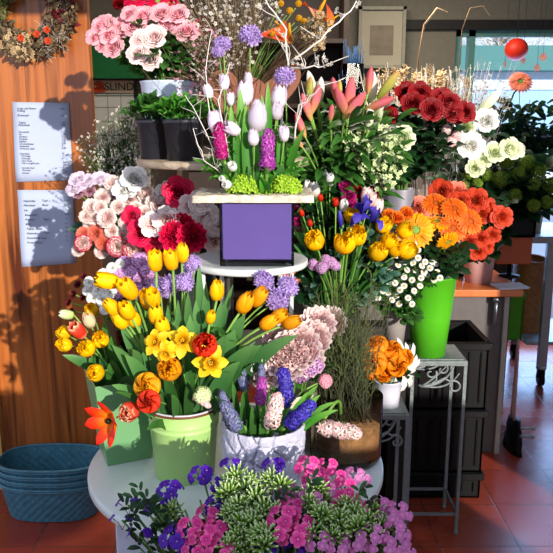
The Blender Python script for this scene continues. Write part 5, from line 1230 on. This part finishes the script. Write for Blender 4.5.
# ---- L gerberas and roses
batch('gerbera', 'amber', VD, 'gerbera', 'gerbera', 'golden yellow gerbera', 'above the bright green bucket', 'yellow gerberas', [(415, 231, -.03, 1.4, (0, -1, .35)), (437, 224, .05, 1.1), (405, 220, .05, 1.0), (447, 240, 0, .9, (.2, -.6, -.6))], 2.48, stem_mat='stemdark')
batch('gerbera', 'orange', VD, 'gerbera', 'gerbera', 'orange gerbera', 'above the bright green bucket', 'orange gerberas', [(435, 205, .06, 1.05, (-.1, -.8, .5)), (454, 210, .02, 1.05, (.1, -.8, .5)), (452, 229, -.01, 1.15, (0, -1, .3)), (469, 222, 0, 1.05, (.3, -.9, .3))], 2.52, face=.8, second='eyeorange', stem_mat='stemdark')
batch('rose', 'coral', VP, 'rose', 'rose', 'orange coral rose', 'in the pink vase', 'coral roses in the pink vase', [(443, 187, -.05, 1.1), (476, 196, 0, 1.15), (461, 198, 0, .95), (482, 210, 0, .95), (500, 213, -.02, 1.05), (492, 231, -.02, .8), (480, 234, -.03, .85), (470, 238, -.04, .8), (487, 203, .05, .8)], 2.95, face=.5, leaves='sprig', nl=2, lsize=.07, lmat='dark')
batch('rose', 'coral', VP, 'rose', 'rose', 'small coral rose', 'low before the pink vase', 'low coral roses', [(478, 247, 0, .9), (485, 243, 0, .8)], 3.0, face=.6, arch=.3)
batch('rose', 'salmon', VP, 'rose', 'rose', 'soft salmon rose', 'behind the orange gerberas', 'salmon roses', [(418, 204, 0, 1.2), (425, 213, 0, .9), (457, 188, .1, .9)], 2.9, face=.6)
fol('leafy_branch', VD, [(430, 250), (445, 262), (420, 260), (455, 250), (440, 245), (435, 270)], 2.52, .05, 'dark leafy stem', 'under the orange gerberas', 'dark', 'dark stems under gerberas')
fol('leafy_branch', VP, [(470, 250), (485, 255), (495, 245), (465, 235), (460, 262), (480, 262)], 3.15, .07, 'dark leafy stem', 'hanging over the pink vase', 'dark', 'dark stems of the pink vase')
# ---- M yellow double tulips and irises
dt = dict(face=.5, leaves='long', lmat='leaf', nl=2, lsize=.05, stemr=.0028)
batch('double', 'yellow', VY, 'tulip', 'tulip', 'full yellow double tulip', 'in the left half right of the purple vase', 'yellow double tulips left', [(317, 239, 0, 1.15), (345, 242, -.03, 1.25), (356, 234, 0, 1.2), (352, 215, .04, .9)], 2.06, **dt)
batch('double', 'yellow', VY, 'tulip', 'tulip', 'full yellow double tulip', 'in the right half beside the yellow gerbera', 'yellow double tulips right', [(375, 250, -.03, 1.15), (386, 239, .0, 1.0), (381, 225, .04, .95), (401, 247, 0, 1.15), (400, 228, .04, 1.0), (391, 247, 0, .9)], 2.12, **dt)
batch('iris', 'blue', VY, 'iris', 'iris', 'violet blue iris', 'above the yellow double tulips', 'blue irises', [(363, 212, -.02, .9), (372, 216, -.04, .8), (366, 205, 0, .7)], 2.06, face=.3, stemr=.003)
batch('irisbud', 'blue', VY, 'iris_bud', 'iris', 'closed blue iris bud', 'between the yellow double tulips', 'blue iris buds', [(342, 220, -.02, 1.0), (352, 221, 0, .8)], 2.03, face=.1, stemr=.003)
batch('tulip', 'pale', VY, 'tulip', 'tulip', 'pale pink tulip', 'behind the blue irises', 'pale pink tulips', [(369, 200, .03, .9), (375, 208, .03, 1.0), (365, 196, .04, .9)], 2.12, face=.3, stemr=.003)
batch('carnation', 'orange', VY, 'marigold', 'flower', 'ruffled orange bloom', 'left of the yellow gerberas', 'ruffled orange blooms', [(396, 217, 0, .7), (388, 215, .02, .7), (405, 212, .02, .7)], 2.2, face=.6)
batch('carnation', 'deepred', VY, 'carnation', 'carnation', 'dark red ruffled bloom', 'behind the irises', 'dark red blooms behind irises', [(356, 191, 0, .7), (372, 193, 0, .6), (335, 162, .1, .5), (322, 160, .1, .5), (306, 222, 0, .5)], 2.2, face=.6)
batch('carnation', 'magenta', VY, 'carnation', 'carnation', 'magenta ruffled bloom', 'left of the irises', 'magenta blooms', [(348, 196, 0, .75), (345, 185, 0, .6), (351, 203, 0, .6), (299, 220, .02, .6), (297, 210, .04, .5)], 2.18, face=.6)
batch('tulip', 'white', VY, 'tulip', 'tulip', 'small white tulip', 'right of the birch board', 'small white tulips', [(330, 180, .05, .8), (316, 190, .03, .9), (344, 206, 0, .8), (308, 186, .05, .7), (325, 175, .08, .6)], 2.12, face=.4, leaves='long', lmat='bright', nl=2)
batch('tulip', 'red', VY, 'tulip', 'tulip', 'small red flower bud', 'right of the birch board', 'small red buds', [(336, 203, 0, .5), (321, 198, 0, .45), (311, 223, 0, .45), (303, 213, 0, .45)], 2.08, face=.3, leaves='long', lmat='leaf', nl=1)
batch('filler', 'lilacpink', VY, 'sea_lavender', 'blossom', 'pale lilac blossom cluster', 'below the left yellow double tulips', 'lilac clusters right', [(314, 262, 0, 1.0), (322, 265, -.02, 1.1), (331, 260, 0, 1.1), (336, 264, 0, .9), (326, 257, 0, .9)], 2.0, face=.6)
fol('leafy_branch', VY, [(310, 255), (325, 245), (335, 270), (350, 262), (365, 268), (315, 275), (380, 262), (370, 240)], 2.14, .04, 'blue green eucalyptus branch', 'under the yellow double tulips', 'blue', 'eucalyptus branches') 
fol('leafy_branch', VY, [(320, 200), (335, 190), (345, 175), (330, 225), (305, 240), (395, 262), (385, 275), (372, 278), (365, 225), (300, 200), (350, 190), (340, 180), (315, 180), (322, 290), (350, 295)], 2.2, .05, 'deep green leafy branch', 'behind the yellow double tulips', 'dark', 'green branches behind tulips')
# ---- N daisies
def spray_daisies(heads, lab_where):
    outs = []
    for hs_ in heads:
        c0 = P(hs_[0][0], hs_[0][1], 2.45); bs, mouth, pts = stem_path(VM, c0, .4)
        e = thing('daisy_spray', bs, None, None); m = M(); m.tube([p-bs for p in pts], .0015, 5)
        f = M()
        for (x, y) in hs_:
            p = P(x, y, 2.42+rr(-.04, .04))-bs; s0 = pts[-4]-bs
            m.tube(bez(s0, s0.lerp(p, .5)+Vector((0, 0, .015)), p, 4), .0009, 4)
            o = link('flower_head', head_mesh('daisy', 'white'), e); o.matrix_local = orient(p, (rr(-.4, .4), -1, rr(0, .8)), rr(0, 3))
            sprig(f, s0.lerp(p, rr(.1, .6)), (rr(-1, 1), rr(-1, 0), rr(-.3, .6)), .022, 5, .25)
        m.obj('stem', L_['stem'], e); f.obj('foliage', L_['leaf'], e); outs.append((hs_[0][0], e))
    relabel(outs, 'spray of small white daisies', lab_where, 'daisy sprays', 'daisy')
spray_daisies([[(410, 254), (405, 262), (418, 258), (413, 263), (422, 266)], [(407, 270), (415, 270), (404, 277), (398, 265), (412, 280)], [(430, 268), (437, 272), (427, 275), (434, 280), (446, 276)], [(385, 284), (380, 279), (388, 293), (395, 283), (383, 291)], [(414, 291), (420, 286), (399, 304), (421, 278), (424, 272)], [(425, 262), (432, 262), (418, 250), (440, 278), (436, 264)], [(376, 288), (372, 280), (380, 270), (390, 272), (378, 298)], [(400, 290), (396, 296), (408, 298), (404, 286), (392, 300)], [(408, 246), (400, 250), (414, 244), (396, 257), (420, 274)], [(368, 296), (388, 262), (384, 254), (374, 264), (412, 304)]], 'over the lime green bucket')
fol('leafy_branch', VM, [(385, 300), (400, 310), (415, 300), (395, 290), (410, 275), (425, 280), (375, 290), (405, 320), (385, 315), (420, 268), (390, 270), (415, 315)], 2.46, .03, 'fine green leafy stem', 'among the white daisies', 'leaf', 'leafy stems among daisies')
# ---- O broom twig bush
def broom(name, c, z, targets, Yd, lab, ma, n=26):
    e = thing(name, (c[0], c[1], z), lab, 'twigs'); o = Vector((c[0], c[1], z)); m = M()
    def wander(p, d, L, r, t0, steps=6, wild=.35):
        pts = [p]
        for i in range(steps):
            d = (d+Vector((rr(-1, 1), rr(-1, 1), rr(-.7, .8)))*wild).normalized(); pts.append(pts[-1]+d*L/steps)
        m.tube(pts, [r*(1-.8*i/steps) for i in range(steps+1)], 3, t0=t0, t1=1, cap=False); return pts
    for (px_, py_) in targets:
        for k in range(n):
            t = P(px_+rr(-12, 12), py_+rr(-12, 12), Yd+rr(-.09, .09))-o; b = Vector((rr(-.06, .06), rr(-.05, .05), .0)); m.rnd = rr(0, 1)
            mid = b.lerp(t, rr(.2, .6))+Vector((rr(-.06, .06), rr(-.05, .05), .03))
            pts = bez(b, mid, t, 5); m.tube(pts, [.0013, .0012, .0011, .0010, .0009, .0008], 3, t0=0, t1=.5, cap=False)
            for s_ in range(3):
                wander(pts[R.choice([2, 3, 4, 5])], (t-b).normalized(), rr(.04, .09), .0009, .4, 7, .65)
    m.obj('twigs', L_[ma], e)
broom('broom_bush', (gv[0], gv[1]), TZ+.11, [(320, 330), (332, 318), (345, 308), (358, 310), (325, 350), (340, 335), (355, 330), (318, 365), (335, 355), (350, 350), (360, 350), (325, 380), (345, 372), (340, 395), (330, 340), (352, 395), (380, 296), (318, 315), (335, 300), (312, 340)], 1.76, 'bushy dark green broom twigs in the brown glass vase', 'broom', 15)
batch('hyacinth', 'blush', VG, 'hyacinth', 'hyacinth', 'pale pink hyacinth lying sideways', 'before the brown glass vase', '', [(341, 427, 0, 1.1, (1, -.15, .08))], 1.50, face=.97, stemr=.004, arch=.2)
# ---- P peonies
batch('peony', 'pale', VO, 'peony', 'peony', 'large pale pink peony', 'between purple vase and hyacinths', 'pale pink peonies', [(272, 362, -.03, .95), (286, 352, -.03, 1.05), (299, 343, -.02, 1.05), (281, 338, .03, .9), (317, 322, .08, .9), (307, 356, -.02, .8), (262, 366, 0, .8), (330, 320, .12, .8), (311, 335, .05, .9)], 1.60, face=.75, leaves='sprig', nl=2)
# ---- Q hyacinths
hy = dict(stemr=.0055, leaves='long', lmat='leaf', nl=2, lsize=.05, arch=.25)
HW = 'in the stone pot'
batch('hyacinth', 'blush', VC, 'hyacinth', 'hyacinth', 'pale pink hyacinth', 'front centre of the stone pot', '', [(274, 408, -.06, 1.05, (.12, -.2, 1))], 1.47, face=.97, **hy)
batch('hyacinth', 'blue', VC, 'hyacinth', 'hyacinth', 'deep blue violet hyacinth', 'in the stone pot', 'blue violet hyacinths', [(286, 386, .0, 1.05, (-.1, -.2, 1)), (299, 411, -.05, 1.05, (.55, -.3, .9))], 1.50, face=.97, **hy)
batch('hyacinth', 'orchid', VC, 'hyacinth', 'hyacinth', 'slim purple pink hyacinth', 'left of the pale pink one', '', [(260, 390, -.02, .75, (.05, -.1, 1))], 1.5, face=.97, **hy)
batch('hyacinth', 'dimblue', VC, 'hyacinth', 'hyacinth', 'dull grey blue hyacinth', 'at the left of the stone pot', 'grey blue hyacinths', [(233, 414, -.05, .95, (-.3, -.1, 1)), (243, 378, .04, .7, (-.1, 0, 1)), (226, 400, .0, .6, (-.2, 0, 1)), (263, 375, .03, .6, (.1, 0, 1))], 1.5, face=.97, **hy)
batch('hyacinth', 'lilacpink', VC, 'hyacinth', 'hyacinth', 'lilac pink hyacinth', 'upper right of the stone pot', '', [(309, 374, .0, 1.0, (.6, -.5, .4))], 1.56, face=.97, **hy)
batch('lilac', 'pink', VC, 'pink_blossom', 'blossom', 'small pink blossom', 'beside the lilac pink hyacinth', '', [(322, 379, .02, .8)], 1.56, face=.5)
leaves_lab(VC, 'hyacinth_leaf', 'long green hyacinth leaf', 'in the right half of the stone pot', 'right hyacinth leaves', [(335, 402, 0, 0.0086), (338, 410, -.03, 0.0086), (318, 385, .03, 0.0094), (320, 395, 0, 0.0101), (325, 408, -.02, 0.0086), (308, 392, .02, 0.0094), (282, 385, .0, 0.0086), (276, 398, 0, 0.0072), (300, 400, .02, 0.0086), (310, 410, 0, 0.0086)], 'bright', 1.50)
leaves_lab(VC, 'hyacinth_leaf', 'long green hyacinth leaf', 'in the left half of the stone pot', 'left hyacinth leaves', [(215, 396, 0, 0.0079), (243, 392, 0, 0.0072), (246, 388, .02, 0.0079), (232, 380, .03, 0.0072), (258, 392, 0, 0.0079), (236, 415, -.04, 0.0072), (252, 405, -.03, 0.0079), (270, 392, .02, 0.0072), (225, 398, .02, 0.0072), (262, 410, -.03, 0.0072)], 'leaf', 1.48)
# ---- R orange ranunculus
batch('ranunculus', 'tangerine', VR, 'ranunculus', 'ranunculus', 'orange yellow ranunculus', 'on the shorter iron stand', 'orange ranunculus', [(375, 363, -.04, 1.6, (-.2, -1, .15)), (397, 367, -.04, 1.35, (.2, -1, .1)), (378, 345, 0, 1.3, (-.2, -.8, .7)), (393, 350, -.01, 1.25, (.1, -.8, .6)), (365, 353, .02, 1.1, (-.7, -.7, .3)), (384, 376, -.02, 1.0, (0, -1, -.3)), (407, 358, .0, 1.1, (.6, -.8, .2)), (370, 375, 0, .9, (-.4, -.8, -.3))], 2.28, sz=.92, face=.85, arch=.2, leaves='sprig', nl=1, lmat='dark')
e = thing('white_daisy_bloom', Vector((VR.c.x+.02, VR.c.y+.03, LH+.03)), 'large white bloom with long petals behind the orange ranunculus', 'flower')
o0 = Vector(e.location); m = M(); p = P(402, 367, 2.36)-o0
m.xf = orient(p, (.3, -1, .1)) @ Matrix.Scale(.84, 4)
for k in range(17):
    m.rnd = rr(.4, 1); L_f = rr(.82, 1.1); dz = rr(-.012, .006)
    m.petal([(.008, 0, .006), (.04*L_f, .006, .011), (.075*L_f, -.008+dz, .0125), (.100*L_f, -.034+dz, .009), (.108*L_f, -.048+dz, .002)], k*2*PI/17+rr(-.08, .08), nv=3, cup=.4)
m.xf = None; m.obj('flower_head', G['white'], e)
m = M(); m.tube(bez(Vector((0, 0, 0)), p*.5+Vector((0, 0, .02)), p, 6), .003, 6); m.obj('stem', L_['stem'], e)

# ---- S phlox in front
def phlox(px_, py_, Y, col, nf, sz=1, buds=True, spread=.024):
    h = P(px_, py_, Y); bs, mouth, pts = stem_path(VT, h, .35)
    bs = pts[0]; e = thing('phlox', bs, None, None)
    m = M(); m.tube([p-bs for p in pts], .002, 5)
    top = h-bs-Vector((0, 0, .02))
    for i in range(nf):
        z = 1-(i+.5)/nf*.85; a = i*2.39996+rr(0, .3); s_ = math.sqrt(1-z*z)
        d = Vector((s_*math.cos(a), s_*math.sin(a)-.25, z)).normalized(); q = top+Vector((d.x*spread, d.y*spread, d.z*spread*.8+.012))
        m.tube([top, q-d*.012], .0008, 3, cap=False)
        o = link('floret', head_mesh('floret', col), e); o.matrix_local = orient(q, d+Vector((rr(-.2, .2), -.35, rr(-.1, .3))), rr(0, 3)) @ Matrix.Scale(sz*rr(.8, 1.05), 4)
    m.obj('stem', L_['stemdark'], e)
    f = M()
    for k in range(7):
        p = pts[R.choice([5, 6, 7, 8, 9])]-bs; a = rr(0, 6.3)
        sprig(f, p, (math.cos(a), math.sin(a), rr(-.2, .5)), .022, 5, .2)
    f.obj('foliage', L_['leaf'] if col != 'violet' else L_['dark'], e)
    return (px_, e)
def phl(lst, col, look, where, group, nf=6, **k):
    relabel([phlox(x, y, Y, col, nf, **k) for x, y, Y in lst], look, where, group, 'phlox')
phl([(171, 489, 1.24), (202, 474, 1.28), (160, 505, 1.22), (217, 505, 1.20), (176, 535, 1.12)], 'violet', 'violet blue phlox head', 'at the left of the front bunch', 'left violet phlox', 5)
phl([(232, 466, 1.30), (274, 466, 1.32), (215, 484, 1.26), (268, 548, 1.12), (296, 549, 1.12), (181, 549, 1.14)], 'violet', 'violet blue phlox head', 'in the right and middle of the front bunch', 'other violet phlox', 4)
phl([(128, 505, 1.22), (122, 520, 1.2), (140, 535, 1.15)], 'violet', 'thin violet phlox bud head', 'at the left tip over the white panel', 'violet phlox tips', 2, sz=.8)
phl([(205, 533, 1.10), (192, 527, 1.12), (216, 530, 1.12), (208, 515, 1.16), (222, 549, 1.08), (198, 545, 1.1)], 'hot', 'bright pink phlox head', 'in the left half of the front bunch', 'left pink phlox', 5, sz=.95)
phl([(283, 515, 1.12), (278, 528, 1.1), (295, 533, 1.1), (303, 524, 1.12), (292, 508, 1.16), (348, 500, 1.18), (360, 509, 1.16)], 'hot', 'bright pink phlox head', 'in the centre of the front bunch', 'centre pink phlox', 5)
phl([(316, 475, 1.28), (336, 477, 1.26), (328, 466, 1.3), (345, 487, 1.22), (309, 464, 1.3)], 'hot', 'pink phlox head', 'at the back before the glass vase', 'back pink phlox', 5, sz=.9)
phl([(300, 492, 1.2), (290, 498, 1.2), (330, 490, 1.22), (280, 487, 1.24), (313, 500, 1.18), (320, 540, 1.1)], 'phpink', 'soft mauve pink phlox head', 'in the middle of the front bunch', 'mauve pink phlox middle', 6, sz=.85)
phl([(388, 515, 1.16), (398, 510, 1.18), (380, 505, 1.2), (395, 530, 1.12), (372, 532, 1.1), (385, 545, 1.08), (400, 548, 1.1), (355, 540, 1.1), (340, 545, 1.1), (356, 475, 1.28)], 'phpink', 'soft mauve pink phlox head', 'at the right end of the front bunch', 'mauve pink phlox right', 6, sz=.8)
def budstem(px_, py_, Y):
    h = P(px_, py_, Y); bs, mouth, pts = stem_path(VT, h, .35); e = thing('phlox_bud_stem', pts[0], None, None); m = M(); m.tube([p-bs for p in pts], .0022, 5); m.obj('stem', L_['stem'], e)
    f = M()
    for k in range(8):
        p = pts[R.choice([5, 6, 7, 8, 9])]-bs; a = rr(0, 6.3); sprig(f, p, (math.cos(a), math.sin(a), rr(.0, .8)), .024, 5, .18)
    f.obj('foliage', L_['leaf'], e)
    for k in range(4):
        q = h-bs+Vector((rr(-.02, .02), rr(-.02, .02), rr(-.035, .0))) if k else h-bs
        o = link('bud_cluster', head_mesh('budcluster', 'budgreen'), e); o.matrix_local = orient(q, (rr(-.4, .4), -.4+rr(-.3, .3), .9), rr(0, 3)) @ Matrix.Scale(rr(.75, .98), 4)
    return (px_, e)
for wh, gr, l_ in (('in the upper left of the front bunch', 'left bud stems', [(237, 478, 1.22), (245, 492, 1.2), (228, 495, 1.18), (256, 502, 1.16), (240, 508, 1.14), (272, 481, 1.22), (172, 512, 1.18)]),
                   ('in the lower middle of the front bunch', 'middle bud stems', [(252, 520, 1.12), (265, 512, 1.14), (262, 535, 1.08), (240, 538, 1.1), (318, 490, 1.2), (308, 505, 1.16)]),
                   ('in the right half of the front bunch', 'right bud stems', [(322, 515, 1.12), (340, 522, 1.12), (355, 517, 1.14), (368, 522, 1.12), (345, 507, 1.16), (372, 512, 1.16)])):
    relabel([budstem(*a) for a in l_], 'white green phlox bud stem', wh, gr, 'phlox')
fol('phlox_foliage', VT, [(150, 515), (165, 525), (185, 510), (145, 530), (135, 515), (160, 545), (200, 500), (215, 520), (150, 500), (140, 548), (225, 535), (185, 540)], 1.16, .022, 'dark narrow leaved shoot', 'in the left of the front bunch', 'dark', 'dark shoots of the front bunch', w=.2, shoots=12)
fol('phlox_foliage', VT, [(250, 540), (275, 500), (295, 515), (310, 530), (335, 505), (350, 530), (370, 500), (330, 545), (285, 545), (360, 490), (310, 485), (390, 535)], 1.16, .022, 'green narrow leaved shoot', 'in the right of the front bunch', 'dark', 'green shoots of the front bunch', w=.2, shoots=12)

# ---- small dark bag beside the cabinet
e = thing('shopping_bag', (P(504, 430, 3.3).x+.02, 3.22, 0), 'small black bag with silvery clasps leaning on the cabinet', 'bag')
m = M(); rows = []
for i in range(9):
    u = i/8; k = 1-.35*u; rows.append([((.035*k+.004*math.sin(3*2*PI*j/20+i))*math.cos(2*PI*j/20), (.10*k+.006*math.sin(4*2*PI*j/20+i*2))*math.sin(2*PI*j/20), .15*u) for j in range(20)])
ids = m.grid(rows, None, True); m.face(*ids[0][::-1]); m.face(*ids[-1]); m.obj('body', blackp, e)
m = M()
for z in (.10, .14): m.tube([(0, -.085, z), (.05, -.095, z+.004)], .007, 8); m.ball((.055, -.096, z+.004), .010, 8, 6)
m.obj('clasp', steel, e)
m = M(); m.tube(bez(Vector((-.01, -.02, .145)), Vector((-.01, 0, .95)), Vector((-.01, .02, .145)), 12), .006, 6); m.obj('handle', mat('strap_pink', '#b88c84', .6), e)

# ================================================================= LIGHT
def area(name, loc, rot, sx, sy, power, col):
    l = bpy.data.lights.new(name, 'AREA'); l.shape = 'RECTANGLE'; l.size = sx; l.size_y = sy; l.energy = power; l.color = col
    o = bpy.data.objects.new(name, l); C.objects.link(o); o.location = loc; o.rotation_euler = rot; return o
sun = bpy.data.lights.new('sun', 'SUN'); sun.energy = 4.9; sun.angle = math.radians(.6); sun.color = (1, .93, .83)
so = bpy.data.objects.new('sun', sun); C.objects.link(so)
so.rotation_euler = Vector((-.52, 1, -.28)).to_track_quat('-Z', 'Y').to_euler()
area('window_daylight', ((WX0+WX1)/2, 4.96, .95), (-PI/2, 0, 0), WX1-WX0-.1, 1.7, 45, (.30, .52, 1.0))
area('room_fill', (.2, 3.9, 2.56), (0, 0, 0), 1.6, .5, 45, (1, .90, .74))  # fill light added to lift the dark room, no visible lamp
w = bpy.data.worlds.new('sky'); S.world = w; w.use_nodes = True
nt = w.node_tree; bg = nt.nodes['Background']
bg.inputs['Color'].default_value = (.70, .79, 1.0, 1); bg.inputs['Strength'].default_value = 1.2
S.view_settings.view_transform = 'Standard'; S.view_settings.look = 'None'; S.view_settings.gamma = 1; S.view_settings.use_curve_mapping = False
S.view_settings.exposure = .35
